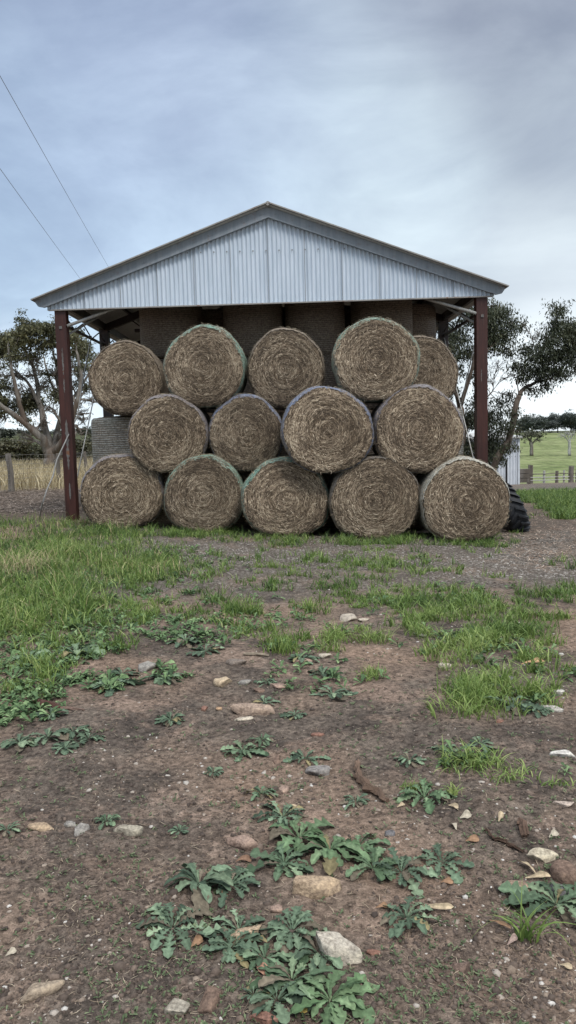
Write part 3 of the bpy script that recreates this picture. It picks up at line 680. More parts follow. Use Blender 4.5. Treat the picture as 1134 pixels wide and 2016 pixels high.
for side_ in (-1, 1):
    for k in range(20):
        a0 = 2*PI*(k+(.5 if side_ > 0 else 0))/20; vs = []
        for j in range(6):
            f = j/5; u = side_*(.005+.172*f); a = a0+.30*f**1.3; ro = .50-.03*f**2-.035*(f > .9); hw = .030+.012*f
            for (da, r_) in ((-hw, .43), (-hw*.7, ro), (hw*.7, ro), (hw, .43)): vs.append((u, r_*math.cos(a+da*1.6), r_*math.sin(a+da*1.6)))
        fs = [(j*4+i, j*4+i+1, j*4+i+5, j*4+i+4) for j in range(5) for i in range(3)]+[(0, 1, 2, 3), (23, 22, 21, 20)]
        mb.add(vs, fs)
mb.v = [tuple(tilt @ Vector(v)) for v in mb.v]; mb.build('tread_lugs', M_rubber, ty)
# ------------------------------------------------------------ blades / leaves generators
def blades(P, h, w, lean, col, seg=3, rg=NR, dirs=None, tipc=1.25):
    n = len(P); az = rg.random(n)*2*PI if dirs is None else dirs; dx, dy = np.cos(az), np.sin(az)
    fx = rg.random(n)*2*PI; wx, wy = -np.sin(fx), np.cos(fx)
    V = []; C = []
    for s in range(seg+1):
        t = s/seg; ang = lean*t*1.1
        hx = h*t*np.sin(ang)*.95; hzv = h*t*np.cos(ang*.85)
        ww = w*(1-t**1.6)*(.8+.6*t*(1-t))/2 if s < seg else w*.04
        c = P+np.stack([dx*hx, dy*hx, hzv], 1); o = np.stack([wx*ww, wy*ww, 0*ww], 1)
        V += [c-o, c+o]; cc = col*(1+(tipc-1)*t); C += [cc, cc]
    V = np.stack(V, 1).reshape(-1, 3); C = np.stack(C, 1).reshape(-1, 3); k = 2*(seg+1); b = np.arange(n)*k
    F = np.concatenate([np.stack([b+2*s, b+2*s+1, b+2*s+3, b+2*s+2], 1) for s in range(seg)])
    return V, F, C
GC = [(.030, .062, .018), (.080, .140, .034), (.150, .225, .055), (.27, .33, .11)]
def scatter(n, xr, yr, E, rg=NR, power=1., yb=1.):
    """random ground points whose photo position falls in one of the growing areas; nearer points relatively as likely per photo area"""
    px = rg.uniform(xr[0], xr[1], n); py = rg.uniform(yr[0], yr[1], n)
    # invert roughly by flat ground, then refine with terrain
    d = [ray(0, 0)]
    u = (px-567)/FPX; v = (1008-py)/FPX; x = u*math.cos(ROLL)+v*math.sin(ROLL); z = -u*math.sin(ROLL)+v*math.cos(ROLL)
    dy = math.cos(PITCH)+z*math.sin(PITCH); dz = -math.sin(PITCH)+z*math.cos(PITCH)
    ok = dz < -.02; px, py, x, dy, dz = px[ok], py[ok], x[ok], dy[ok], dz[ok]
    t = -CH/dz
    for _ in range(14):
        g = H0(x*t, dy*t); t = t*.5+.5*(g-CH)/dz
    X, Y = x*t, dy*t; dens = ell(px, py, E)*(.35+1.3*fbm(X*2.2+9, Y*2.2, 3)) if E is not None else np.ones_like(px)
    if E is not None: dens = dens*(sstep(.30, .50, fbm(X*4.1, Y*4.1, 2)+dens*.35-.08))
    k = (rg.random(len(X)) < dens) & (Y < 60); X, Y = X[k], Y[k]
    return np.stack([X, Y, H(X, Y)], 1), px[k], py[k]
# tall lush grass at left
P, px, py = scatter(75000, (-150, 420), (1005, 1270), E_TALL)
kq = NR.random(len(P)) < .25+.95*sstep(.36, .55, fbm(P[:, 0]*2.3+3, P[:, 1]*2.3, 3)); P = P[kq]
h = NR.uniform(.06, .21, len(P))*(.45+1.1*vnoise(P[:, 0]*2.6, P[:, 1]*2.6)); tone = np.clip(NR.normal(.5, .27, len(P))+(vnoise(P[:, 0]*1.3, P[:, 1]*1.3)-.5)*.5, 0, 1); CT = interp_col(tone, GC); CT = np.where(NR.random((len(P), 1)) < .07, np.array([[.36, .30, .17]]), CT)
V1, F1, C1 = blades(P, h, NR.uniform(.008, .016, len(P)), NR.uniform(.1, 1.8, len(P)), CT)
me = npmesh('tall_grass', V1, [F1], M_grass, C1)
tag(link('tall_grass', me), 'lush green grass growing thickly at the left in front of the shed', 'grass', kind='stuff')
# shorter grass in clumps : clump centres then blades around
P, px, py = scatter(15000, (-60, 1200), (960, 1420), E_GRASS)
kq = NR.random(len(P)) < .22+.95*sstep(.38, .56, fbm(P[:, 0]*5.5+3, P[:, 1]*5.5+8, 3)); P = P[kq]
nb = NR.integers(8, 24, len(P)); idx = np.repeat(np.arange(len(P)), nb); Q = P[idx].copy()
Q[:, :2] += NR.normal(0, 1, (len(Q), 2))*(.014+.0025*P[idx, 1])[:, None]; Q[:, 2] = H(Q[:, 0], Q[:, 1])-.004
ch = (.04+.13*NR.random(len(P))**1.5)[idx]; tone = np.clip(NR.normal(.52, .2, len(Q))+(vnoise(Q[:, 0]*1.7, Q[:, 1]*1.7)-.5)*.6, 0, 1)
V1, F1, C1 = blades(Q, ch*NR.uniform(.6, 1.3, len(Q)), NR.uniform(.0045, .0105, len(Q))*(.8+.08*Q[:, 1]), NR.uniform(.2, 1.5, len(Q)), interp_col(tone, GC))
tag(link('short_grass', npmesh('short_grass', V1, [F1], M_grass, C1)), 'patchy short green grass spread over the yard in front of the bales', 'grass', kind='stuff')
P, px, py = scatter(7000, (950, 1250), (962, 1022), [(1090, 978, 130, 13, 1), (1120, 996, 60, 12, 1), (1108, 1016, 20, 8, .9)])
nb = 9; idx = np.repeat(np.arange(len(P)), nb); Q = P[idx].copy(); Q[:, :2] += NR.normal(0, .09, (len(Q), 2)); Q[:, 2] = H(Q[:, 0], Q[:, 1])-.004
V1, F1, C1 = blades(Q, NR.uniform(.06, .26, len(Q)), NR.uniform(.012, .028, len(Q)), NR.uniform(.2, 1.6, len(Q)), interp_col(np.clip(NR.normal(.45, .25, len(Q)), 0, 1), GC))
tag(link('verge_grass', npmesh('verge_grass', V1, [F1], M_grass, C1)), 'lush green grass and weeds beside the gravel track at the right', 'grass', kind='stuff')
P, px, py = scatter(4200, (130, 1040), (1034, 1082), [(330, 1052, 150, 9, 1), (565, 1067, 70, 9, 1), (740, 1066, 120, 12, 1), (930, 1068, 100, 10, 1), (220, 1048, 70, 9, 1), (470, 1062, 50, 8, .8)])
P = P[NR.random(len(P)) < .15+sstep(.40, .55, fbm(P[:, 0]*3+1, P[:, 1]*3, 3))]; nb = 7; idx = np.repeat(np.arange(len(P)), nb); Q = P[idx].copy(); Q[:, :2] += NR.normal(0, .035, (len(Q), 2)); Q[:, 2] = H(Q[:, 0], Q[:, 1])-.004
V1, F1, C1 = blades(Q, NR.uniform(.04, .17, len(Q)), NR.uniform(.006, .015, len(Q)), NR.uniform(.2, 1.6, len(Q)), interp_col(np.clip(NR.normal(.42, .25, len(Q)), 0, 1), GC))
tag(link('foot_grass', npmesh('foot_grass', V1, [F1], M_grass, C1)), 'ragged green grass along the foot of the bottom row of bales', 'grass', kind='stuff')
# dry pale grass beyond the left fence
n = 26000; X = NR.uniform(-24, -1, n); Y = NR.uniform(24.5, 50, n); kk = X/Y < -.10; X, Y = X[kk], Y[kk]; P = np.stack([X, Y, H(X, Y)], 1)
V1, F1, C1 = blades(P, NR.uniform(.3, .75, len(P)), NR.uniform(.02, .045, len(P)), NR.uniform(.1, .9, len(P)), interp_col(NR.random(len(P)), [(.20, .16, .09), (.38, .32, .20), (.52, .46, .32)]))
tag(link('dry_grass', npmesh('dry_grass', V1, [F1], M_dry, C1)), 'tall dry straw coloured grass beyond the left wire fence', 'grass', kind='stuff')
# dead tuft at the far left of the green grass
Q = np.array(gp(40, 1125)); n = 260; P = np.tile(Q, (n, 1)); P[:, 0] += NR.normal(0, .22, n); P[:, 1] += NR.normal(0, .25, n); P[:, 2] = H(P[:, 0], P[:, 1])
V1, F1, C1 = blades(P, NR.uniform(.15, .42, n), NR.uniform(.004, .008, n), NR.uniform(.6, 1.9, n), interp_col(NR.random(n), [(.22, .17, .10), (.50, .43, .27)]))
tag(link('dead_grass_tuft', npmesh('dead_grass_tuft', V1, [F1], M_dry, C1)), 'pale dead grass tuft lying over the green grass at the left edge', 'grass tuft')

def leaves(org, az, Lf, Wf, rise, drop, lobes, col, seg, rg, roll=None, lobed=.45, pet=.12):
    """n lobed leaves as ribbons of 5 verts across"""
    n = len(org); dx, dy = np.cos(az), np.sin(az); sx, sy = -dy, dx; V = []; C = []
    roll = np.zeros(n) if roll is None else roll
    curl = rg.normal(0, .25, n); ph = rg.random(n)*.3
    for s in range(seg+1):
        t = s/seg; env = (pet+(1-pet)*min(1, (t/.62))**1.25)*math.sqrt(max(0, 1-max(0, (t-.68)/.32)**2)) if s < seg else .02
        lob = 1-lobed*(.5+.5*np.cos(2*PI*(t*lobes+ph)))*(1-sstep(.72, .95, t))*1.2
        hw = Wf/2*env*np.clip(lob, .15, 1)
        r_ = Lf*t; zz = Lf*(rise*t-drop*t*t); bend = curl*t*t*Lf*.5
        cx = org[:, 0]+dx*r_+sx*bend; cy = org[:, 1]+dy*r_+sy*bend; cz = org[:, 2]+zz
        for q in (-1, -.5, 0, .5, 1):
            zf = abs(q)*hw*.35+np.sin(t*13+q*2+ph*20)*.10*hw*abs(q)+q*hw*roll
            V.append(np.stack([cx+sx*hw*q, cy+sy*hw*q, cz+zf], 1))
            C.append(col*(1.3 if q == 0 else 1.)*(.9+.15*t))
    k = 5*(seg+1); V = np.stack(V, 1).reshape(-1, 3); C = np.stack(C, 1).reshape(-1, 3); b = np.arange(n)*k; F = []
    for s in range(seg):
        for q in range(4): F.append(np.stack([b+5*s+q, b+5*s+q+1, b+5*s+q+6, b+5*s+q+5], 1))
    return V, np.concatenate(F), C
WC = [(.038, .060, .040), (.075, .112, .074), (.125, .178, .115), (.20, .26, .165)]
def rosette(px, py, dpx, label, nleaf=None, lobed=.45, green=0., tall=.35, group='broadleaf weeds in the yard', seed=None, name='broadleaf_weed'):
    p = gp(px, py); dist = (p-Vector((0, 0, CH))).length; dia = dpx*dist/FPX
    rg = np.random.default_rng(int(px*7+py*13)); n = nleaf or int(19+rg.integers(0, 8))
    lay = np.arange(n)/n; az = np.arange(n)*2.39996+rg.normal(0, .25, n)
    Lf = dia*.5*(1.05-.5*lay)*rg.uniform(.62, 1.15, n); Wf = Lf*rg.uniform(.28, .46, n)
    org = np.zeros((n, 3)); org[:, 0] = np.cos(az)*.006; org[:, 1] = np.sin(az)*.006; org[:, 2] = .004+lay*.008
    rise = tall*.8+.8*lay*rg.uniform(.6, 1.2, n); drop = tall*.8+.55*lay+rg.uniform(-.05, .15, n)
    tone = np.clip(rg.normal(.5, .22, n)+green*.3, 0, 1); col = interp_col(tone, WC)
    if green: col = col*(1-green)+green*np.array([.09, .17, .045])
    col = np.where(rg.random((n, 1)) < .025, np.array([[.20, .17, .09]]), col); col = np.where(rg.random((n, 1)) < .10, np.array([[.13, .11, .08]]), col)*rg.uniform(.75, 1.25, (n, 1))
    V, F, C = leaves(org, az, Lf, Wf, rise, drop, rg.uniform(4, 6.5), col, 22, rg, rg.normal(0, .25, n), lobed)
    # settle leaves on the ground under them
    gz = H(V[:, 0]+p.x, V[:, 1]+p.y)-p.z; V[:, 2] += gz*.9; V[:, 2] = np.maximum(V[:, 2], gz+.003)
    o = link(name, npmesh(name, V, [F], M_leaf, C, smooth=True)); o.location = p
    return tag(o, label, 'weed', group)
RS = [
 (392, 1745, 150, 'big broad-leaved weed left of the row of weeds, above the spread lobed one', .25, .0, .7),
 (455, 1745, 120, 'feathery weed between the big broad-leaved weed and the small pink stone', .6, 0, .35),
 (340, 1832, 165, 'flat star-shaped weed with deeply lobed leaves, leftmost of the near weeds', .75, 0, .15),
 (590, 1655, 140, 'dark green weed right of the pinkish stone in the central patch', .5, .3, .55),
 (556, 1612, 110, 'weed at the top tip of the central patch, above the pinkish stone', .7, 0, .3),
 (650, 1680, 150, 'broad weed just above the large flat tan stone', .35, .3, .55),
 (705, 1672, 110, 'weed on the upper right of the central patch', .55, .2, .4),
 (560, 1705, 130, 'lobed weed left of the large flat tan stone', .55, .1, .35),
 (735, 1715, 120, 'weed right of the large flat tan stone', .45, .2, .4),
 (790, 1722, 130, 'spreading weed at the right tail of the central patch', .6, 0, .3),
 (870, 1702, 110, 'low grey-green weed alone to the right of the central patch', .65, 0, .2),
 (800, 1812, 120, 'upright toothed weed beside the long dead leaf, right of centre', .65, 0, .7),
 (470, 1838, 110, 'weed growing over the left end of the tan stone', .6, 0, .4),
 (575, 1838, 130, 'weed over the right end of the tan stone near the bottom', .55, 0, .4),
 (455, 1870, 120, 'dark weed with long leaves below the left tan stone', .5, 0, .3),
 (520, 1892, 110, 'round-leaved weed under the pair of near stones', .35, .1, .35),
 (628, 1880, 110, 'weed touching the left side of the grey-white stone', .45, 0, .4),
 (575, 1935, 150, 'weed with broad oval leaves near the bottom centre', .35, .15, .3),
 (650, 1975, 170, 'largest bottom weed with round bright leaves, cut by the lower edge', .45, .35, .35),
 (545, 1975, 120, 'weed at the bottom left of the largest bottom weed', .4, 0, .3),
 (835, 1575, 120, 'thick dark weed under the bright grass tuft at the right', .55, .25, .6),
 (1095, 1785, 170, 'big pale lobed weed at the right edge beside the dark stones', .55, .1, .45),
 (515, 1567, 62, 'small weed alone above the top of the central patch', .4, .1, .5),
 (700, 1583, 60, 'small weed beside the curled strip of bark', .55, 0, .4),
 (210, 1620, 60, 'small weed between two flat stones at the left', .4, .1, .5),
 (352, 1640, 40, 'tiny weed right of the pale flat slab at the left', .4, 0, .2),
 (14, 1638, 60, 'weed at the left edge beside the tan slab', .35, 0, .4),
 (478, 1482, 85, 'flat weed on bare soil below the long pink stone', .5, .1, .25),
 (517, 1460, 55, 'upright little weed right of the flat one below the long stone', .4, .1, .6),
 (420, 1524, 50, 'small weed alone on bare soil left of centre', .45, 0, .3),
 (600, 1497, 80, 'weed above the grey stone at centre', .5, 0, .35),
 (336, 1421, 70, 'small weed alone on the soil left of the long pink stone', .4, 0, .3),
 (100, 1410, 70, 'weed just below the dark fallen bark at the left', .35, 0, .3),
 (40, 1465, 90, 'first weed from the left in the line of low weeds', .4, 0, .2),
 (95, 1455, 90, 'second weed from the left in the line of low weeds', .4, 0, .25),
 (128, 1476, 70, 'lowest weed in the line of low weeds at the left', .45, 0, .2),
 (175, 1457, 60, 'right end weed of the line of low weeds at the left', .4, 0, .25),
 (145, 1445, 80, 'upper weed in the line of low weeds at the left', .4, 0, .3),
 (222, 1352, 100, 'weed with a big pale leaf left of the double stone', .35, 0, .35),
 (240, 1330, 70, 'smaller weed behind the one with a big pale leaf', .35, 0, .3),
 (328, 1338, 90, 'dense weed below the small grey pointed stone', .4, .1, .35),
 (635, 1331, 80, 'flat dark weed alone in the middle of the path', .5, 0, .15),
 (596, 1300, 70, 'weed draped over the stone in front of the thin grass', .45, 0, .3),
 (655, 1371, 90, 'low wide weed on the path below the flat dark one', .55, 0, .12),
 (580, 1412, 50, 'small weed right of the long pink stone', .5, 0, .25),
 (520, 1385, 55, 'weed directly above the long pink stone', .4, 0, .25),
 (525, 1345, 45, 'weed among the small stones above the long pink stone', .4, 0, .3),
 (1010, 1392, 110, 'grey-green weed clump beside the long white stone at the right', .55, 0, .35),
 (1060, 1402, 70, 'lobed weed at the lower left of the long white stone', .6, 0, .25),
 (960, 1352, 70, 'weed behind the grass clump at the right', .5, .1, .3),
 (945, 1468, 60, 'weed behind the bright arching grass tuft', .4, 0, .2),
 (870, 1478, 60, 'thin weed left of the bright arching grass tuft', .4, 0, .2),
 (805, 1500, 55, 'small flat weed above the thick dark weed', .4, 0, .2),
 (500, 1965, 50, 'small dark weed beside the brown stone at the bottom', .5, 0, .3),
 (365, 1265, 80, 'grey-green weed at the edge of the left grass', .4, 0, .35),
 (405, 1285, 70, 'weed just above the grey oblong stone', .4, 0, .3),
 (150, 1290, 110, 'biggest pale-leaved weed at the lower edge of the left mat', .3, .1, .4),
 (60, 1300, 100, 'pale-leaved weed in the left mat nearer the edge', .3, .1, .4)]
for (a, b, d, lab, lb, gr, tl) in RS: rosette(a, b, d, lab, None, lb, gr, tl)
# mat of small weeds (uncountable)
P, px, py = scatter(13000, (-120, 1200), (960, 1560), E_WEED)
print('weeds', len(P))
nl = 8; idx = np.repeat(np.arange(len(P)), nl); n = len(idx); az = NR.random(n)*2*PI
sz = (.025+.05*NR.random(len(P))**1.5)[idx]*NR.uniform(.7, 1.2, n); tone = np.clip(NR.normal(.45, .25, n), 0, 1)
V1, F1, C1 = leaves(P[idx]+np.array([0, 0, .012]), az, sz, sz*NR.uniform(.3, .5, n), NR.uniform(.2, 1.1, n), NR.uniform(.2, .7, n), 3.5, interp_col(tone, [(.035, .066, .03), (.08, .135, .06), (.135, .21, .095), (.23, .31, .155)]), 6, NR, NR.normal(0, .3, n), .3)
V1[:, 2] = np.maximum(V1[:, 2], H(V1[:, 0], V1[:, 1])+.002)
tag(link('weed_ground_cover', npmesh('weed_ground_cover', V1, [F1], M_leaf, C1)), 'mat of low broad-leaved weeds covering the soil between the grass', 'weeds', kind='stuff')
# tiny seedlings everywhere
P, px, py = scatter(16000, (-60, 1200), (1180, 2100), None); k_ = NR.random(len(P)) < sstep(.42, .62, fbm(P[:, 0]*2.6, P[:, 1]*2.6, 3))*.18+.04; P = P[k_]
nl = 4; idx = np.repeat(np.arange(len(P)), nl); n = len(idx); sz = NR.uniform(.006, .015, n)*(.8+.10*P[idx, 1])
Q = P[idx]+np.stack([NR.normal(0, .006, n), NR.normal(0, .006, n), 0*sz+.003], 1)
V1, F1, C1 = leaves(Q, NR.random(n)*2*PI, sz, sz*.5, NR.uniform(.2, .9, n), NR.uniform(0, .4, n), 1, interp_col(NR.random(n), [(.05, .07, .035), (.10, .14, .07), (.15, .17, .10)]), 3, NR, None, 0, .4)
tag(link('seedlings', npmesh('seedlings', V1, [F1], M_leaf, C1)), 'tiny green seedlings sprouting from the bare soil', 'seedlings', kind='stuff')
# near grass tufts
def tuft(px, py, n, hgt, spread, label, lean=(.3, 1.7), bright=.7, w=(.005, .009)):
    p = gp(px, py); rg = np.random.default_rng(int(px+py)); P = np.zeros((n, 3)); P[:, 0] = np.clip(rg.normal(0, spread, n), -1.8*spread, 1.8*spread); P[:, 1] = np.clip(rg.normal(0, spread*.6, n), -spread, spread); P[:, 2] = H(P[:, 0]+p.x, P[:, 1]+p.y)-p.z-.004
    V1, F1, C1 = blades(P, rg.uniform(.5, 1.2, n)*hgt, rg.uniform(w[0], w[1], n), rg.uniform(*lean, n), interp_col(np.clip(rg.normal(bright, .18, n), 0, 1), GC), 7, rg)
    o = link('grass_tuft', npmesh('grass_tuft', V1, [F1], M_grass, C1)); o.location = p; return tag(o, label, 'grass tuft', 'grass tufts on the bare soil')
tuft(930, 1505, 210, .11, .075, 'bright arching grass tuft above the thick dark weed at the right', (.6, 2.0))
tuft(1010, 1528, 60, .09, .06, 'thin trailing grass right of the bright arching tuft', (.8, 2.1))
tuft(1095, 1545, 30, .05, .04, 'short grass sprig by the right edge under the white stone')
tuft(890, 1565, 26, .07, .02, 'yellow-green grass sprig touching the thick dark weed', (.3, 1.2), .95)
tuft(1042, 1850, 26, .15, .018, 'single spiky grass plant low at the right, on bare soil', (.5, 1.7), .65, (.007, .011))
tuft(735, 1335, 40, .08, .05, 'small grass tuft alone in the middle of the path')
tuft(725, 1262, 150, .13, .09, 'leafy grass clump just right of the pale triangular stone')
tuft(650, 1282, 80, .12, .06, 'grass clump beside the small triangular stone')
tuft(555, 1285, 90, .14, .07, 'upright grass clump left of the weed-draped stone', (.2, 1.))
tuft(835, 1252, 120, .15, .08, 'tall grass clump at the left edge of the right grass')
tuft(935, 1398, 260, .13, .13, 'wide grass clump next to the grey-green weeds at the right', (.4, 1.6))
tuft(810, 1555, 60, .05, .03, 'few grass blades above the thick dark weed')
tuft(480, 1205, 110, .18, .09, 'tall grass clump left of centre behind the weeds', (.2, 1.1))
# ------------------------------------------------------------ stones
import bmesh
def stone_mesh(seed, sx, sy, sz, col, name='stone', sub=3, cuts=8):
    bm = bmesh.new(); bmesh.ops.create_icosphere(bm, subdivisions=sub, radius=1); rg = random.Random(seed)
    pl = []
    for _ in range(cuts):
        a = Vector((rg.gauss(0, 1), rg.gauss(0, 1), rg.gauss(0, .7))).normalized(); pl.append((a, rg.uniform(.40, .80)))
    pl.append((Vector((rg.uniform(-.15, .15), rg.uniform(-.15, .15), 1)).normalized(), rg.uniform(.4, .6)))
    for v in bm.verts:
        p = v.co.copy()
        for a, d in pl:
            q = p.dot(a)
            if q > d: p -= a*(q-d)*.985
        v.co = p
    vs = np.array([v.co[:] for v in bm.verts]); f = (fbm(vs[:, 0]*3+seed*.37, vs[:, 1]*3+vs[:, 2]*2, 3)-.5)*.16
    vs = vs*(1+f)[:, None]; mx = np.abs(vs).max(0); vs = vs/mx*np.array([sx, sy, sz])/2
    F = np.array([[v.index for v in f.verts] for f in bm.faces]); bm.free()
    return npmesh(name, vs, [F], M_rock, np.tile(col, (len(vs), 1)), smooth=False)
TAN = (.34, .255, .175); PALE = (.42, .37, .30); GREY = (.24, .225, .205); PINK = (.28, .20, .16); BRN = (.155, .105, .08); WHT = (.52, .50, .46); RED = (.22, .12, .09); DKG = (.13, .125, .13)
ST = [(612, 1742, 105, 52, TAN, 'large flat tan stone just below the central weed patch', 5), (477, 1655, 58, 46, PINK, 'pinkish stone at the left of the central weed patch', 12),
 (664, 1866, 95, 62, (.40, .36, .30), 'large grey-white stone near the bottom centre', -35), (478, 1838, 85, 42, TAN, 'tan stone half covered by weeds left of the grey-white stone', 15),
 (258, 1638, 64, 22, (.30, .27, .215), 'pale flat slab at the left, right of a small weed', 8), (78, 1627, 55, 20, TAN, 'tan slab near the left edge', -10),
 (158, 1633, 28, 26, GREY, 'roundish grey stone between two flat slabs at the left', 0), (136, 1622, 32, 18, GREY, 'flatter grey stone touching the roundish one at the left', 0),
 (78, 1948, 72, 26, (.30, .24, .18), 'long tan slab alone at the bottom left', 28), (350, 1988, 42, 30, (.30, .27, .22), 'triangular grey-tan stone at the bottom', -20),
 (412, 1965, 40, 50, BRN, 'brown half-buried stone at the bottom beside the triangular one', 0), (1066, 1684, 60, 32, (.42, .37, .28), 'squared cream stone at the right', -8),
 (1014, 1745, 56, 32, (.26, .19, .14), 'brown-tan stone left of the dark stone at the right', -22), (1118, 1718, 50, 44, BRN, 'brown stone at the right edge above the pale lobed weed', 10),
 (1106, 1752, 40, 36, DKG, 'dark grey stone between the brown stones at the right edge', -30), (628, 1518, 48, 30, (.21, .195, .185), 'grey stone alone on the soil at centre', 10),
 (496, 1398, 86, 26, (.30, .225, .175), 'long pinkish stone on the path left of centre', -3), (441, 1339, 38, 28, (.42, .33, .23), 'pale tan cut stone above the long pinkish stone', -15),
 (548, 1350, 46, 15, PINK, 'thin flat stone right of the stone pair', 3), (508, 1359, 26, 16, BRN, 'small brown stone left of the thin flat stone', 0), (484, 1343, 30, 12, GREY, 'small grey stone just right of the pale tan cut stone', 0),
 (459, 1304, 50, 19, (.17, .14, .12), 'grey-brown oblong stone above the pale tan cut stone', 0), (290, 1311, 34, 26, GREY, 'pointed grey stone left of centre above a weed', 0),
 (641, 1290, 26, 15, PALE, 'small pale triangular stone beside grass', 0), (600, 1300, 46, 18, PINK, 'stone under a weed at centre', 0), (686, 1216, 36, 20, (.34, .30, .25), 'pale rounded stone in the grass at centre', 0),
 (716, 1220, 22, 12, PALE, 'small pale stone right of the rounded stone in the grass', 0), (1113, 1484, 52, 22, WHT, 'white flat stone at the right edge', 0), (1111, 1583, 38, 18, (.40, .33, .28), 'pinkish white stone at the right edge below the white flat one', -12),
 (1092, 1397, 58, 18, (.36, .34, .31), 'long whitish stone beside weeds at the right', -20), (1100, 1363, 22, 16, WHT, 'small white stone above the long whitish stone', 0), (555, 1553, 24, 22, PINK, 'small pinkish stone right of the small lone weed', 0),
 (545, 1496, 16, 22, BRN, 'small brown upright stone left of the centre weed', 0), (992, 1333, 40, 12, DKG, 'dark flat stone in the right grass', 0), (876, 1310, 26, 14, PALE, 'pale stone at the edge of the right grass', -30),
 (832, 1250, 22, 12, GREY, 'small grey stone in front of the tall grass clump', 0), (737, 1875, 26, 14, RED, 'small reddish stone right of the grey-white stone', 0), (526, 2010, 60, 24, RED, 'reddish stone cut by the bottom edge', 0),
 (905, 1905, 36, 26, (.15, .105, .085), 'brown half-buried stone on bare soil at the lower right', 0), (545, 1790, 26, 18, PINK, 'pinkish pebble-like stone between weeds above the grey-white stone', 0), (690, 1830, 1, 1, RED, '', 0),
 (402, 1395, 14, 12, RED, 'tiny rust-coloured stone left of the long pinkish stone', 0), (430, 1394, 15, 11, (.33, .22, .14), 'tiny tan stone touching the left end of the long pinkish stone', 0), (628, 1446, 30, 10, RED, 'small reddish flat stone on the path right of the long one', 0),
 (478, 1415, 40, 8, PALE, 'thin pale slab just below the long pinkish stone', 0), (985, 1420, 16, 9, RED, 'small rusty stone below the right weeds', 0), (820, 1090, 1, 1, RED, '', 0), (765, 1640, 24, 16, DKG, 'dark half-buried stone right of the weed top', 0)]
for i, (px, py, wp, hp, c, lab, rz) in enumerate(ST):
    if not lab: continue
    p = gp(px, py+hp*.25); dist = (p-Vector((0, 0, CH))).length; el_ = math.atan2(CH-p.z, p.y); s = dist/FPX
    wd = wp*s; hh = hp*s; th_ = min(hh*.55/math.cos(el_), wd*.45); dp = max(wd*.4, (hh-th_*math.cos(el_))/math.sin(el_))
    o = link('stone', stone_mesh(100+i, wd*1.05, dp*1.15, th_*1.9, np.array(c))); o.location = (p.x, p.y+dp*.15, p.z+th_*.12); o.rotation_euler = (R.uniform(-.08, .08), R.uniform(-.08, .08), math.radians(rz))
    tag(o, lab, 'stone', 'loose stones in the yard')
def pebbles(name, P, size, cols, label, cat, flatz=.6):
    n = len(P); base = np.array([(1, 0, 0), (0, 1, 0), (-1, 0, 0), (0, -1, 0), (.6, .6, .7), (-.6, .6, .7), (-.6, -.6, .7), (.6, -.6, .7), (0, 0, 1.05)], float)
    T = np.array([(0, 1, 4), (1, 5, 4), (1, 2, 5), (2, 6, 5), (2, 3, 6), (3, 7, 6), (3, 0, 7), (0, 4, 7), (4, 5, 8), (5, 6, 8), (6, 7, 8), (7, 4, 8)])
    a = NR.random(n)*2*PI; s = size[:, None]*NR.uniform(.6, 1.4, (n, 3)); s[:, 2] *= flatz
    B = base[None]*NR.uniform(.75, 1.2, (n, 9, 1))*s[:, None, :]
    x = B[..., 0]*np.cos(a)[:, None]-B[..., 1]*np.sin(a)[:, None]; y = B[..., 0]*np.sin(a)[:, None]+B[..., 1]*np.cos(a)[:, None]
    V = np.stack([x+P[:, 0:1], y+P[:, 1:2], B[..., 2]+P[:, 2:3]-size[:, None]*.15], -1).reshape(-1, 3)
    F = (T[None]+(np.arange(n)*9)[:, None, None]).reshape(-1, 3)
    return tag(link(name, npmesh(name, V, [F], M_bits, np.repeat(cols, 9, 0))), label, cat, kind='stuff')
P, px, py = scatter(9000, (-60, 1200), (1120, 2120), None); k_ = NR.random(len(P)) < .08+.6*sstep(.48, .66, fbm(P[:, 0]*1.5, P[:, 1]*1.5, 3)); P = P[k_]
pebbles('pebbles', P, NR.gamma(2., .0016, len(P))*(.75+.13*P[:, 1])+.001, interp_col(NR.random(len(P)), [(.10, .075, .06), (.22, .17, .13), (.28, .23, .19), (.34, .30, .26), (.52, .50, .47)]), 'small white, grey and tan pebbles scattered on the soil', 'pebbles')
P, px, py = scatter(34000, (-60, 1200), (1150, 2120), None); k_ = NR.random(len(P)) < .2+.8*sstep(.42, .62, fbm(P[:, 0]*3+4, P[:, 1]*3, 3)); P = P[k_]
pebbles('soil_clods', P, NR.gamma(2.2, .0015, len(P))*(.8+.12*P[:, 1])+.001, interp_col(NR.random(len(P)), [(.05, .038, .032), (.09, .068, .055), (.16, .12, .095)]), 'small dark crumbs and clods of soil', 'soil', .75)
P, px, py = scatter(14000, (150, 1200), (1045, 1140), [(640, 1082, 420, 34, .9), (1000, 1110, 160, 55, .9), (330, 1070, 120, 16, .8)])
pebbles('gravel', P, NR.uniform(.006, .017, len(P)), interp_col(NR.random(len(P)), [(.09, .075, .065), (.14, .12, .10), (.22, .20, .18), (.36, .34, .31)]), 'grey gravel spread on the ground in front of the bales', 'gravel')
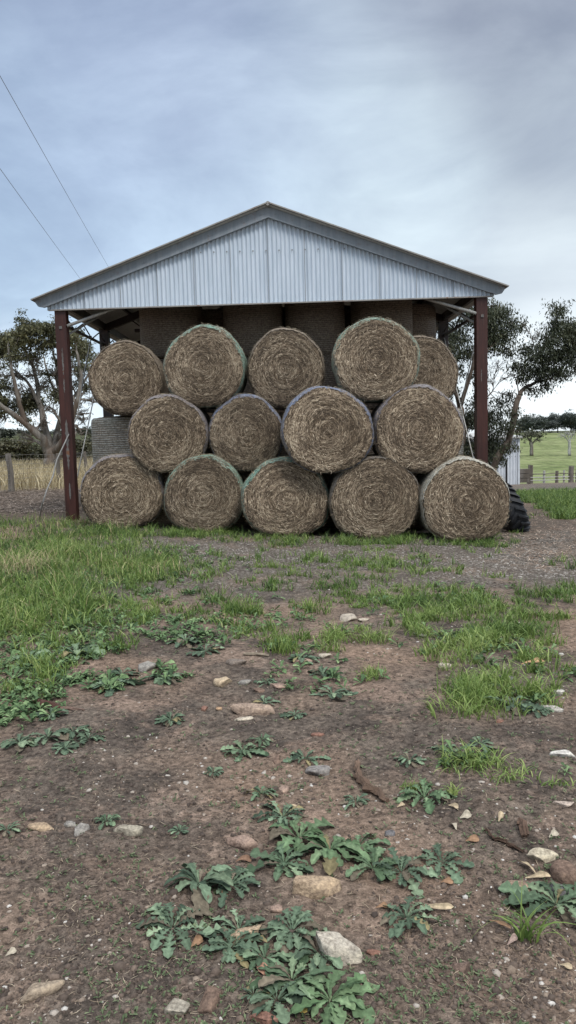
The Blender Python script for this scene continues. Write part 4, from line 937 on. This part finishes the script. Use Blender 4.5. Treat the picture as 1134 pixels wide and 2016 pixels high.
# straw and twig litter
def sticks(name, P, ln, wd, cols, label, cat, lift=.004):
    n = len(P); a = NR.random(n)*2*PI; d = np.stack([np.cos(a), np.sin(a), NR.normal(0, .12, n)], 1)*ln[:, None]/2; o = np.stack([-np.sin(a), np.cos(a), 0*a], 1)*wd[:, None]/2
    Q = P+np.array([0, 0, lift]); mid = Q+np.array([0, 0, 1.])*wd[:, None]*.5+o*NR.normal(0, 3, n)[:, None]
    V = np.stack([Q-d-o*.3, Q-d+o*.3, mid-o, mid+o, Q+d-o*.3, Q+d+o*.3], 1).reshape(-1, 3); b = np.arange(n)*6
    F = np.concatenate([np.stack([b, b+1, b+3, b+2], 1), np.stack([b+2, b+3, b+5, b+4], 1)])
    return tag(link(name, npmesh(name, V, [F], M_bits, np.repeat(cols, 6, 0))), label, cat, kind='stuff')
P, px, py = scatter(4200, (-60, 1200), (1040, 2120), None); f = .5+.12*P[:, 1]
sticks('straw_litter', P, NR.uniform(.015, .05, len(P))*f, NR.uniform(.0012, .003, len(P))*f, interp_col(NR.random(len(P)), [(.10, .075, .055), (.26, .20, .14), (.45, .38, .28)]), 'bits of straw and fine twigs lying on the soil', 'litter')
P, px, py = scatter(5000, (960, 1200), (985, 1130), [(1080, 1050, 130, 70, .8)]); sticks('bark_litter', P, NR.uniform(.04, .16, len(P)), NR.uniform(.006, .018, len(P)), interp_col(NR.random(len(P)), [(.12, .08, .06), (.28, .20, .15), (.5, .42, .34)]), 'wood chips and bark pieces strewn by the tyre', 'litter')
P, px, py = scatter(9000, (-100, 160), (940, 1012), [(50, 975, 160, 36, 1.5)]); sticks('twig_litter', P, NR.uniform(.08, .35, len(P)), NR.uniform(.008, .03, len(P)), interp_col(NR.random(len(P)), [(.04, .03, .025), (.12, .09, .07), (.36, .30, .25)]), 'dead twigs and bark strewn on the ground behind the left post', 'litter')
# straw fallen at the feet of the bales
P, px, py = scatter(3500, (150, 1010), (1035, 1072), [(560, 1056, 430, 16, .8)]); sticks('fallen_straw', P, NR.uniform(.05, .14, len(P)), NR.uniform(.003, .007, len(P)), interp_col(NR.random(len(P)), [(.14, .10, .07), (.42, .34, .23)]), 'loose straw fallen along the foot of the bottom bales', 'straw', .012)
# dead leaves (named ones) and bark strips
def dead_leaf(px, py, lpx, az, col, label, wr=.3, name='dead_leaf', cat='dead leaf', grp='fallen dead leaves'):
    p = gp(px, py); s = (p-Vector((0, 0, CH))).length/FPX; rg = np.random.default_rng(int(px*3+py)); Lf = np.array([lpx*s*.88])
    V, F, C = leaves(np.array([[0, 0, .006]]), np.array([az]), Lf, Lf*wr, np.array([.35]), np.array([.3]), 1, np.array([col]), 12, rg, np.array([.5]), 0, .15)
    V[:, 0] -= math.cos(az)*Lf[0]/2; V[:, 1] -= math.sin(az)*Lf[0]/2
    gz = H(V[:, 0]+p.x, V[:, 1]+p.y)-p.z; V[:, 2] = np.maximum(V[:, 2]+gz, gz+.002)
    o = link(name, npmesh(name, V, [F], M_leaf, C, smooth=True)); o.location = p; return tag(o, label, cat, grp)
CR = (.40, .32, .215); OR = (.27, .165, .10); WR = (.40, .355, .28); BR = (.20, .12, .08)
DL = [(862, 1797, 60, -.25, CR, 'long cream dead leaf right of the upright toothed weed', .2), (752, 1790, 26, .1, OR, 'short tan dead leaf left of the upright toothed weed', .4), (513, 1912, 40, -.8, (.42, .24, .17), 'pinkish oval dead leaf among the bottom weeds', .45),
 (388, 1862, 32, .7, OR, 'orange brown dead leaf below the star-shaped weed', .5), (441, 1765, 20, 1.2, OR, 'small orange dead leaf beside the feathery weed', .6), (893, 1590, 30, -.9, CR, 'curled cream dead leaf below the yellow-green sprig', .3),
 (790, 1590, 24, .6, CR, 'small curled leaf at the left foot of the thick dark weed', .3), (985, 1615, 34, 1.1, CR, 'narrow tan dead leaf on bare soil right of centre', .3), (895, 1628, 26, 1.6, WR, 'whitish crumpled leaf on the soil, the upper one', .6), (917, 1612, 26, .2, WR, 'whitish star-like crumpled leaf on the soil', .6),
 (930, 1657, 28, .1, OR, 'orange dead leaf beside the bark piece on the right', .5), (1090, 1648, 26, .5, WR, 'small white leaf above the squared cream stone', .5), (1040, 1710, 46, 1.9, CR, 'curled cream leaf left of the squared stone', .3), (1060, 1733, 50, -.1, CR, 'long dry leaf lying under the squared stone', .22),
 (985, 1825, 46, -.7, OR, 'thin curved brown leaf left of the spiky grass plant', .15), (1010, 1857, 30, .5, (.38, .28, .24), 'greyish leaf at the foot of the spiky grass plant', .35), (1115, 1908, 22, -.6, CR, 'small cream leaf at the lower right edge', .5), (590, 1995, 24, -.8, (.45, .33, .10), 'yellow leaf under the largest bottom weed', .5),
 (575, 1592, 22, 1., CR, 'small cream leaf above the weed top', .4), (480, 1697, 34, .4, BR, 'brown curled leaf below the pinkish stone', .4), (880, 1740, 24, 0, OR, 'orange leaf under the low grey-green weed', .5), (22, 1880, 20, .6, WR, 'small white leaf at the left edge near the bottom', .5), (695, 1810, 1, 0, CR, '', .1), (1050, 1310, 60, .35, (.42, .27, .15), 'tan strip of bark lying in the right grass', .2), (945, 1855, 1, 0, CR, '', .1)]
for (a, b, l, az, c, lab, wr) in DL:
    if lab: dead_leaf(a, b, l, az, c, lab, wr)
def bark_strip(pts, wdt, col, label, seed=0):
    P_ = [gp(*q) for q in pts]; o0 = P_[0]; rg = random.Random(seed); mb = MB(); n = len(P_)
    pp = []
    for i in range(n-1):
        for f in (0, .33, .66): pp.append(P_[i].lerp(P_[i+1], f)+Vector((rg.gauss(0, .004), rg.gauss(0, .004), wdt*.25+rg.random()*.008)))
    pp.append(P_[-1]+Vector((0, 0, wdt*.2)))
    for s in (0, 1, 2):
        mb.tube([p-o0+Vector((rg.gauss(0, wdt*.22), rg.gauss(0, wdt*.22), s*.004)) for p in pp], [wdt*(.5-.1*s)*(.5+.6*math.sin(PI*(i+.5)/len(pp)))*rg.uniform(.7, 1.2) for i in range(len(pp))], 5)
    o = mb.build('bark_strip', mat_bark('bark_'+str(seed), tuple(c*.55 for c in col), col, tuple(c*.4 for c in col)), None, False); o.location = o0; return tag(o, label, 'bark')
bark_strip([(702, 1508), (703, 1535), (722, 1552), (745, 1568), (762, 1582)], .035, (.24, .16, .115), 'twisted strip of brown bark on the soil right of centre', 1)
bark_strip([(948, 1635), (975, 1655), (1000, 1665), (1030, 1680)], .012, (.14, .09, .065), 'thin dark stick pointing at the squared cream stone', 2)
bark_strip([(45, 1388), (80, 1392), (112, 1398)], .05, (.11, .055, .045), 'dark reddish piece of bark in the weeds at the left', 3)
bark_strip([(1022, 1622), (1032, 1650)], .03, (.17, .11, .08), 'short brown chip of wood standing near the small white leaf', 5)
bark_strip([(480, 1290), (530, 1292)], .02, (.30, .25, .19), 'pale stick lying above the grey-brown oblong stone', 6)
bark_strip([(120, 1398), (165, 1400)], .018, (.22, .15, .12), 'thin stick right of the dark reddish bark', 7)
bark_strip([(610, 1505), (632, 1530)], .01, (.16, .11, .08), 'thin twig beside the grey stone at centre', 8)
# ------------------------------------------------------------ trees
def make_tree(name, loc, limbs, clumps, label, cat='tree', group=None, bark=M_bark, lc=None, leaf=.09, nleaf=900, seed=1, bare=0, twig=.02, droop=.3, wr=1.):
    """limbs: list of ([world points], r0, r1); clumps: (centre, (rx,ry,rz), density)"""
    loc = Vector(loc); rg = random.Random(seed); ng = np.random.default_rng(seed)
    t = empty(name, loc, label, cat, group); mb = MB(); nodes = []
    def smooth_path(pts, wob):
        out_ = []
        for i in range(len(pts)-1):
            p0 = pts[max(i-1, 0)]; p1 = pts[i]; p2 = pts[i+1]; p3 = pts[min(i+2, len(pts)-1)]
            for f in (0, .25, .5, .75):
                q = .5*((2*p1)+(-p0+p2)*f+(2*p0-5*p1+4*p2-p3)*f*f+(-p0+3*p1-3*p2+p3)*f**3)
                out_.append(q+Vector((rg.gauss(0, wob), rg.gauss(0, wob), rg.gauss(0, wob))))
        out_.append(pts[-1]); return out_
    for pts, r0, r1 in limbs:
        pts = smooth_path([Vector(p)-loc for p in pts], r0*.12); m = len(pts)
        rr = [r0+(r1-r0)*(i/(m-1))**.8 for i in range(m)]; mb.tube(pts, rr, 8)
        nodes += [(p, r) for p, r in zip(pts[3:], rr[3:])]
    LV = []; tips = []
    for (c, rad, dn) in clumps:
        c = Vector(c)-loc; near = sorted(nodes, key=lambda q: (q[0]-c).length-(.4*max(0, c.z-q[0].z)))[:3]
        base, br = near[0]; L0 = (c-base).length
        pts = smooth_path([base, base.lerp(c, .5)+Vector((rg.gauss(0, .1*L0), rg.gauss(0, .1*L0), rg.gauss(0, .08*L0)+.04*L0)), c], L0*.012); r0 = min(br*.7, twig*2.5+.02*L0)
        mb.tube(pts, [r0*(1-.65*i/(len(pts)-1)) for i in range(len(pts))], 5, cap=False)
        loc_n = pts[len(pts)//3:]; nt = 5+int(6*abs(dn))
        for _ in range(nt):
            d = Vector((rg.gauss(0, 1), rg.gauss(0, 1), rg.gauss(.2, .8))).normalized(); k = rg.uniform(.6, 1.05)
            e = c+Vector((d.x*rad[0]*k, d.y*rad[1]*k, d.z*rad[2]*k)); s0 = rg.choice(loc_n)
            mid = s0.lerp(e, .5)+Vector((rg.gauss(0, .12), rg.gauss(0, .12), rg.gauss(0, .12)))*(e-s0).length
            pp = [s0, s0.lerp(mid, .6), mid, mid.lerp(e, .55)+Vector((rg.gauss(0, .04), 0, rg.gauss(0, .04))), e]; mb.tube(pp, [twig, twig*.8, twig*.6, twig*.45, twig*.25], 4, cap=False)
            tips.append((mid, .5*(dn > 0))); tips.append((e, 1.*(dn > 0)))
            for _k in range(2 if dn > 0 else 5):
                b0 = s0.lerp(e, rg.uniform(.3, .9)); e2 = b0+Vector((rg.gauss(0, 1), rg.gauss(0, 1), rg.gauss(0, .9)))*max(rad)*.4
                mb.tube([b0, b0.lerp(e2, .5)+Vector((0, 0, rg.gauss(0, .03))), e2], [twig*.45, twig*.3, twig*.15], 3, cap=False)
                if dn > 0: tips.append((e2, .8))
        if dn <= 0: continue
        # leaves: clusters round twig tips
        sel = tips[-nt*4:]; n = int(nleaf*dn*rad[0]*rad[2]*4); ci = ng.integers(0, len(sel), n)
        S = np.array([q[0][:] for q in sel])[ci]; sg = .20*min(rad)+.045
        S = S+ng.normal(0, 1, (n, 3))*np.array([sg*1.2, sg*1.2, sg*.75]); LV.append(S)
    mb.build('trunk', bark, t, True)
    if LV:
        P = np.concatenate(LV); n = len(P); az = ng.random(n)*2*PI; dn_ = ng.uniform(-1.2, .5, n)-droop; l = ng.uniform(.6, 1.3, n)*leaf; w_ = l*ng.uniform(.22, .4, n)
        d = np.stack([np.cos(az)*np.cos(dn_), np.sin(az)*np.cos(dn_), np.sin(dn_)], 1); r_ = ng.normal(0, 1, (n, 3)); w_ = w_*wr; s = np.cross(d, r_); s /= np.linalg.norm(s, axis=1)[:, None]
        A = P; B = P+d*(l/2)[:, None]+s*(w_/2)[:, None]; C = P+d*l[:, None]; D = P+d*(l/2)[:, None]-s*(w_/2)[:, None]
        V = np.stack([A, B, C, D], 1).reshape(-1, 3); b = np.arange(n)*4
        clv = vnoise(P[:, 0]*.9+seed*3, P[:, 2]*1.3+P[:, 1]*.7); tone = np.clip(ng.normal(.42, .2, n)+(clv-.5)*.7, 0, 1)
        C_ = interp_col(tone, lc or [(.018, .024, .012), (.045, .055, .026), (.085, .09, .042), (.14, .13, .06)])
        link('crown', npmesh('crown', V, [np.stack([b, b+1, b+2, b+3], 1)], M_treeleaf, np.repeat(C_, 4, 0)), t)
    return t
# big left gum, ~38 m away
Y1 = 38.
T = lambda px, py, dy=0.: at(px, py, Y1+dy)
OL = [(.034, .038, .020), (.075, .08, .038), (.125, .125, .06), (.19, .18, .09)]
limbs = [([T(97, 928), T(100, 905), T(96, 885)], .40, .30), ([T(96, 890), T(85, 865, -.3), T(50, 835, -.8), T(5, 800, -1.5), T(-40, 770, -2)], .26, .08), ([T(98, 890), T(92, 850), T(78, 800, .3), T(70, 740, .5), T(50, 690, .5)], .24, .06),
 ([T(104, 890), T(112, 850, .4), T(122, 800, .8), T(112, 740, 1), T(104, 690, 1)], .20, .05), ([T(104, 892), T(125, 865, -.5), T(150, 800, -1), T(158, 740, -1.2), T(150, 690, -1.5)], .20, .05), ([T(112, 850, .4), T(140, 790, 1), T(172, 740, 1.5), T(185, 700, 1.5)], .12, .03),
 ([T(50, 835, -.8), T(35, 780, -1.2), T(22, 720, -1.5), T(15, 680, -1.5)], .14, .04), ([T(78, 800, .3), T(60, 760, 0), T(35, 735, 0), T(10, 715)], .10, .03), ([T(122, 800, .8), T(95, 740, 1.5), T(85, 700, 2)], .09, .03), ([T(97, 925), T(122, 895, -1), T(135, 880, -1.4), T(150, 850, -1.6)], .13, .03),
 ([T(70, 740), T(58, 700), T(64, 670)], .07, .03), ([T(104, 740), T(125, 700), T(128, 665)], .08, .03), ([T(5, 800), T(-10, 750), T(-30, 700)], .1, .03)]
cl = []
for (px, py, rx, rz, dn) in [(75, 643, 38, 13, 1.1), (45, 655, 34, 14, 1), (110, 650, 34, 14, 1), (20, 668, 28, 14, 1.1), (10, 690, 30, 16, 1), (60, 668, 30, 12, .7), (140, 660, 26, 14, .9), (150, 680, 28, 14, .9), (172, 700, 22, 12, .8), (165, 720, 22, 10, .5), (100, 675, 26, 11, .6), (30, 705, 26, 12, .5), (-10, 670, 26, 22, 1), (-30, 720, 28, 22, 1),
   (65, 790, 22, 16, .9), (35, 800, 22, 18, .8), (10, 760, 22, 15, .5), (48, 820, 18, 12, .6), (112, 775, 18, 14, .7), (135, 755, 15, 12, .5), (75, 700, 30, 12, .4), (125, 705, 26, 12, .5), (-20, 800, 30, 22, .9), (165, 760, 14, 10, .3), (90, 735, 20, 12, .35)]:
    k = Y1/FPX; c = T(px, py, R.uniform(-1.2, 1.2)); cl.append((c, (rx*k, rx*k*1.0, rz*k), dn))
for (px, py, rx) in [(45, 770, 24), (95, 760, 24), (135, 810, 22), (20, 810, 20), (70, 850, 20), (160, 850, 18), (120, 860, 16), (30, 740, 22), (150, 740, 22), (180, 790, 16), (75, 720, 24), (115, 760, 20), (170, 815, 14), (60, 740, 22), (150, 790, 22), (110, 740, 22), (165, 830, 16), (40, 860, 18), (130, 830, 15), (85, 830, 18), (20, 740, 20), (140, 720, 18), (30, 770, 20), (80, 760, 20), (120, 720, 20), (60, 710, 20), (175, 760, 16), (10, 830, 20), (155, 730, 16), (95, 800, 16)]:
    k = Y1/FPX; cl.append((T(px, py, R.uniform(-1, 1)), (rx*k, rx*k, rx*k), -.7))
make_tree('gum_tree', T(97, 928), limbs, cl, 'large spreading gum tree with twisted pale limbs beyond the left fence', bark=M_bark, lc=OL, leaf=.17, nleaf=1550, seed=4, twig=.034)
# right trees
def px_tree(name, Y, base, limbs, clumps, label, **k):
    q = Y/FPX; rnd = random.Random(base[0])
    TL = [([at(a, b, Y+(c[0] if c else 0)) for (a, b, *c) in pts], r0, r1) for pts, r0, r1 in limbs]
    CL = []
    for (a, b, rx, rz, dn) in clumps: CL.append((at(a, b, Y+rnd.uniform(-.5, .5)*rx*q), (rx*q, rx*q*.9, rz*q), dn))
    return make_tree(name, at(base[0], base[1], Y), TL, CL, label, **k)
DG = [(.020, .027, .015), (.042, .053, .028), (.075, .086, .047), (.125, .128, .07)]
px_tree('gum_tree', 23., (905, 965), [([(905, 965), (908, 900), (912, 850), (905, 800)], .13, .09), ([(905, 805), (895, 760, .3), (885, 720, .5), (878, 680, .6), (872, 640, .6)], .075, .02), ([(905, 800), (922, 750, -.3), (935, 700, -.5), (940, 650, -.6), (950, 610, -.6)], .07, .02), ([(903, 790), (880, 740, -.4), (862, 690, -.6)], .05, .015),
   ([(928, 730), (960, 690, -.3), (990, 660), (1005, 630)], .035, .012), ([(908, 870), (925, 830), (945, 800), (970, 770)], .05, .015)],
  [(905, 650, 30, 26, 1), (930, 620, 28, 22, 1), (960, 640, 30, 28, 1), (985, 620, 24, 20, .9), (990, 660, 28, 22, .9), (1010, 640, 18, 16, .5), (970, 600, 22, 14, .6), (885, 680, 26, 20, .8), (920, 690, 28, 18, .8), (960, 680, 26, 18, .8), (900, 725, 24, 18, .5), (925, 830, 26, 26, .9), (945, 790, 20, 20, .5), (930, 880, 30, 24, 1), (965, 830, 28, 24, .9), (975, 870, 26, 26, 1.1), (960, 900, 26, 22, 1), (990, 800, 20, 16, .5), (900, 770, 14, 14, .3),
   (1000, 690, 18, 14, .5), (940, 735, 22, 18, .5), (1010, 780, 14, 12, .4), (985, 710, 24, 18, -.8), (1000, 740, 18, 20, -.6), (960, 740, 18, 16, -.4)],
  'dark leafy gum tree rising behind the right red post', bark=M_bark2, lc=DG, leaf=.10, nleaf=2700, seed=9, twig=.010, droop=.65)
px_tree('gum_tree', 22., (968, 940), [([(965, 945), (980, 900), (1000, 868), (1010, 830), (1014, 800), (1022, 778)], .11, .075), ([(1022, 778), (1035, 762, .2), (1055, 752, .4), (1075, 730, .5), (1085, 690, .5), (1090, 650, .4), (1100, 615, .3)], .065, .015), ([(1022, 778), (1018, 755), (1010, 735)], .022, .008), ([(1055, 752, .4), (1085, 745), (1110, 720), (1140, 690)], .04, .012), ([(1075, 730), (1060, 700), (1050, 675)], .03, .01)],
  [(1035, 690, 16, 14, .6), (1030, 640, 14, 16, .35), (1020, 720, 14, 14, .5), (1050, 770, 18, 10, .5), (1100, 610, 18, 16, .8), (1092, 640, 22, 16, .8), (1110, 655, 26, 20, 1), (1085, 670, 28, 18, 1), (1120, 690, 26, 20, 1), (1060, 700, 26, 20, 1), (1090, 705, 30, 18, 1.2), (1040, 725, 20, 18, .9), (1070, 735, 24, 16, 1.1), (1028, 745, 14, 12, .7), (1100, 735, 22, 16, .9), (1075, 765, 14, 10, .6), (1130, 640, 20, 22, .9), (1150, 680, 26, 26, 1), (1135, 720, 20, 16, .7),
   (1010, 810, 14, 18, .5), (995, 840, 18, 18, .8), (1000, 880, 16, 14, .7), (980, 900, 16, 14, .7), (1020, 850, 8, 10, .3), (1050, 665, 12, 14, -.5), (1062, 655, 12, 12, -.4)],
  'leaning gum tree with a bent bare trunk and dark crown at the right edge', bark=M_bark2, lc=DG, leaf=.095, nleaf=2800, seed=12, twig=.009, droop=.65)
# scrub and mid trees at the left behind the fence
FAR = [(.035, .042, .024), (.06, .068, .038), (.09, .098, .055), (.13, .13, .08)]
def simple_tree(px, py_base, py_top, wpx, Y, label, cat='tree', group=None, seed=0, lc=FAR, bark=M_bark, leaf=.3, dens=1., crown_from=.35, name='tree', nleaf=45, bush=False):
    q = Y/FPX; b = at(px, py_base, Y); hgt = (py_base-py_top)*q; wd = wpx*q; rg = random.Random(seed); z = hz(b.x, b.y)
    b = Vector((b.x, b.y, z-.1)); hgt = max(.6, at(px, py_top, Y).z-z); limbs = [([b, b+Vector((0, 0, hgt*.25)), b+Vector((rg.gauss(0, wd*.05), 0, hgt*.5))], hgt*.035, hgt*.02)]
    for k in range(5):
        a = rg.random()*2*PI; limbs.append(([b+Vector((0, 0, hgt*(.2+.06*k))), b+Vector((math.cos(a)*wd*.16, math.sin(a)*wd*.16, hgt*.5)), b+Vector((math.cos(a)*wd*.32, math.sin(a)*wd*.32, hgt*.75))], hgt*.018, hgt*.006))
    cl = []; m = 9
    for k in range(m):
        a = k*2.4+rg.random(); rr = wd*.5*math.sqrt((k+.5)/m)*.85; f = crown_from+(1-crown_from)*rg.uniform(.25, .82); rz = hgt*(1-crown_from)*.22
        f = min(f, 1-rz/hgt-.15*(rr/(wd*.5))**2)
        cl.append((b+Vector((math.cos(a)*rr, math.sin(a)*rr, hgt*f)), (wd*.2, wd*.2, rz), dens))
    return make_tree(name, b, limbs, cl, label, cat, group, bark=bark, lc=lc, leaf=leaf, nleaf=nleaf, seed=seed, twig=hgt*.004, droop=0, wr=2.)
g = 'trees on the skyline at the right'
for i, (px, pt, wp, Yd, lab) in enumerate([(1046, 818, 56, 345, 'left tree of the skyline row at the right, beside the leaning gum'), (1070, 820, 40, 352, 'second tree of the skyline row at the right'), (1098, 812, 58, 348, 'third and broadest tree of the skyline row at the right'), (1124, 810, 48, 344, 'tree at the right edge of the skyline row'), (1150, 815, 50, 346, 'tree just past the right edge of the skyline row'), (1025, 824, 30, 350, 'half hidden tree of the skyline row behind the leaning gum')]):
    simple_tree(px, 852, pt, wp, Yd, lab, 'tree', g, seed=40+i, lc=[(.045, .058, .052), (.075, .09, .078), (.11, .125, .105)], leaf=.6, nleaf=60, dens=1.2, crown_from=.12)  # leaf greens paled toward grey, distance haze put into the colour
# paddock trees
def ypx(px, py):
    return gp(px, py)
pb = at(1047, 887, 190.); pb.z = hz(pb.x, pb.y)
q = lambda px, py: at(px, py, 190.)
make_tree('paddock_tree', pb, [([pb, q(1046, 878), q(1043, 868)], .5, .35), ([q(1046, 878), q(1052, 868), q(1060, 862)], .28, .12), ([q(1043, 868), q(1038, 860)], .25, .1), ([q(1043, 868), q(1048, 858)], .22, .08)],
  [(q(1032, 857), (1.9, 1.9, .6), .8), (q(1043, 853), (2., 2, .7), .9), (q(1054, 855), (1.9, 1.9, .6), .8), (q(1066, 857), (1.4, 1.4, .5), .6), (q(1060, 868), (1.4, 1.2, 1.), -.6), (q(1024, 860), (1.4, 1.4, .5), .6)], 'flat-topped green tree alone in the paddock', 'tree', lc=FAR, leaf=.4, nleaf=60, seed=61, wr=2., twig=.06)
pb = at(1121, 890, 185.); pb.z = hz(pb.x, pb.y); q = lambda px, py: at(px, py, 185.)
make_tree('dead_tree', pb, [([pb, q(1121, 878), q(1121, 868)], .42, .3), ([q(1121, 872), q(1114, 862), q(1106, 856)], .2, .06), ([q(1121, 868), q(1127, 858), q(1132, 850)], .2, .06), ([q(1121, 868), q(1119, 857), q(1122, 848)], .16, .05)],
  [(q(1110, 858), (1.6, 1, 1.2), -.8), (q(1128, 856), (1.6, 1, 1.4), -.8), (q(1119, 855), (1.2, 1, 1.2), -.8)], 'bare pale dead tree in the paddock near the right edge', 'tree', bark=mat_bark('silver_deadwood', (.28, .28, .27), (.45, .45, .43), (.2, .2, .19)), seed=62, twig=.07)
# left background shrubs and hill trees
g = 'scrub trees behind the left fence'
for i, (px, pb_, pt, wp, Yd, lab) in enumerate([(15, 920, 862, 95, 52, 'olive scrub at the left edge behind the fence'), (62, 918, 872, 80, 54, 'rounded scrub left of the gum trunk'), (140, 922, 858, 70, 55, 'scrub between the gum trunk and the red post'), (178, 915, 852, 60, 60, 'greyish scrub between the red post and the bales'), (210, 915, 860, 60, 58, 'scrub mostly hidden behind the leftmost bales'), (-30, 920, 855, 90, 56, 'scrub past the left edge of the view')]):
    simple_tree(px, pb_, pt, wp, Yd, lab, 'bush', g, seed=80+i, lc=[(.03, .035, .018), (.065, .065, .032), (.11, .10, .055)], leaf=.2, nleaf=600, dens=1.3, crown_from=.05, name='scrub_bush')
g = 'dark trees on the distant left hill'
for i, px in enumerate([-30, -8, 12, 35, 60, 82, 108, 130, 150, 166, 182, 200, 222]):
    simple_tree(px, 870, 846+((i*37) % 9)-3, 34, 330+((i*53) % 90), 'dark green tree on the distant hill seen past the left post', 'tree', g, seed=120+i, lc=[(.04, .05, .038), (.07, .082, .06), (.10, .11, .085)], leaf=.9, nleaf=40, dens=1.2, crown_from=.1, name='hill_tree')
# ------------------------------------------------------------ left fence
fence = empty('wire_fence', at(60, 960, 25), 'old wire fence with grey timber posts beyond the yard at the left', 'fence'); FO = Vector(fence.location)
ends = [(gp(-45, 985), 1.2), (gp(23, 968), 1.2), (gp(117, 956), 1.12), (gp(170, 940), 1.1), (gp(215, 930), 1.1)]
for i, (p, hh) in enumerate(ends):
    mb = MB(); mb.tube([p-FO-Vector((0, 0, .15)), p-FO+Vector((R.gauss(0, .02), 0, hh*.5)), p-FO+Vector((R.gauss(0, .03), 0, hh))], [.10 if i == 1 else .075, .09 if i == 1 else .07, .085 if i == 1 else .065], 9); mb.build('post', M_wood, fence)
mb = MB()
for (p, h1), (q2, h2) in zip(ends[:-1], ends[1:]):
    for f in np.linspace(.08, .95, 8): mb.tube([p-FO+Vector((0, 0, h1*f)), (p+q2)/2-FO+Vector((0, 0, h1*f-.01)), q2-FO+Vector((0, 0, h2*f))], .004, 4, cap=False)
    d = (q2-p).length; m = int(d/.22)
    for k in range(1, m):
        a = p.lerp(q2, k/m)-FO; mb.tube([a+Vector((0, 0, .05)), a+Vector((0, 0, h1*.93))], .003, 3, cap=False)
mb.build('wire_mesh', mat_metal('fence_wire', (.12, .11, .10), (.2, .19, .18)), fence)
# ------------------------------------------------------------ right farm shed, yards
SY = 49.; a = at(1022, 952, SY); b = at(975, 952, SY); zt = at(1022, 858, SY).z; zb = hz(a.x, SY)-.1
ws = empty('farm_shed', (a.x-1.5, SY+2.5, zb), 'pale corrugated iron shed with a dark door gap behind the leaning gum', 'shed'); WO = Vector(ws.location)
Wd_ = 6.; mb = MB(); vs = []; k = 0; x = a.x-Wd_
while x <= a.x:
    yy = SY-.025*math.cos(2*PI*(x)/.19)
    mb.v += [tuple(Vector((x, yy, zb))-WO), tuple(Vector((x, yy, zt))-WO)]
    if k: mb.f.append((2*k-2, 2*k, 2*k+1, 2*k-1)); mb.m.append(0)
    x += .19/6; k += 1
mb.box(Vector((a.x-.03, SY+2.5, (zb+zt)/2))-WO, (.05, 5, zt-zb)); mb.box(Vector((a.x-Wd_, SY+2.5, (zb+zt)/2))-WO, (.05, 5, zt-zb)); mb.box(Vector((a.x-Wd_/2, SY+5, (zb+zt)/2))-WO, (Wd_, .05, zt-zb))
mb.build('wall', M_wallp, ws)
mb = MB(); mb.box(Vector((a.x-Wd_/2, SY+2.45, zt+.06))-WO, (Wd_+.3, 5.4, .1), Matrix.Rotation(math.radians(3), 3, 'X')); mb.build('roof', M_roof, ws)
mb = MB(); dx = at(997, 930, SY).x; mb.box(Vector((dx, SY-.04, (zb+at(997, 905, SY).z)/2))-WO, (.075, .04, at(997, 905, SY).z-zb)); mb.build('doorway', M_black, ws)  # black strip standing in for the shade inside the door gap
mb = MB(); mb.box(Vector((a.x-.03, SY-.04, (zb+zt)/2))-WO, (.12, .03, zt-zb)); mb.build('corner_trim', M_wallp, ws)
# timber crate wall beside it
p0 = at(1029, 945, 50.); z0 = hz(p0.x, 50); cr = empty('timber_bin', (p0.x, 50, z0), 'low weathered plank bin beside the iron shed corner', 'bin')
for k in range(3):
    mb = MB(); mb.box((0, 0, .25+k*.3), (.75, .6, .27)); mb.build('plank', M_wood, cr)
for s in (-1, 1):
    mb = MB(); mb.box((s*.42, -.05, .62 if s > 0 else .5), (.12, .12, 1.24 if s > 0 else 1.)); mb.build('post', M_wood, cr)
# stock yard fence
fr = empty('yard_fence', at(1085, 945, 62), 'low timber and pipe stockyard fence along the foot of the green paddock', 'fence'); RO = Vector(fr.location)
FP = [(1039, 1.0, .09), (1046, 1.75, .13), (1071, 1.2, .10), (1096, 1.15, .14), (1110, 1.2, .08), (1124, 1.55, .22), (1136, 1.3, .14), (1150, 1.3, .14), (1168, 1.3, .14)]; pts = []
for (px, hh, rd) in FP:
    p = at(px, 948, 62.); p.z = hz(p.x, 62.); pts.append((p, hh)); mb = MB(); mb.tube([p-RO-Vector((0, 0, .1)), p-RO+Vector((0, 0, hh*.5)), p-RO+Vector((.02, 0, hh*.85))], [rd, rd*.95, rd*.9], 7); mb.build('post', M_wood if px not in (1071, 1110) else M_pipe, fr)
for f in (.25, .5, .78):
    mb = MB(); mb.tube([p-RO+Vector((0, -.1, .95*f+(.02 if i % 2 else 0))) for i, (p, hh) in enumerate(pts)], .035, 5); mb.build('rail', M_pipe if f < .7 else M_wood, fr)
# ------------------------------------------------------------ power lines
Mw = mat_plain('line_wire', (.12, .12, .13), .6, .2)
for (A, B, lab) in [((-40, 70), (218, 530), 'thin overhead wire reaching the shed roof, the right one of two'), ((-60, 240), (163, 552), 'thin overhead wire lower left in the sky, the left one of two')]:
    a = at(*A, 16.); b = at(*B, 46.); ext = b+(b-a)*.6; mb = MB(); P_ = []
    a2 = a-(b-a)*.5
    for i in range(31):
        f = i/30; P_.append(a2.lerp(ext, f)-Vector((0, 0, (.25-(f-.5)**2)*.5)))
    mb.tube(P_, .007, 5); tag(mb.build('power_line', Mw, None, True), lab, 'power line', 'overhead wires')
# ------------------------------------------------------------ render settings
scene.view_settings.view_transform = 'Standard'; scene.view_settings.look = 'None'; scene.view_settings.exposure = .76; scene.view_settings.gamma = 1
scene.render.engine = 'CYCLES'
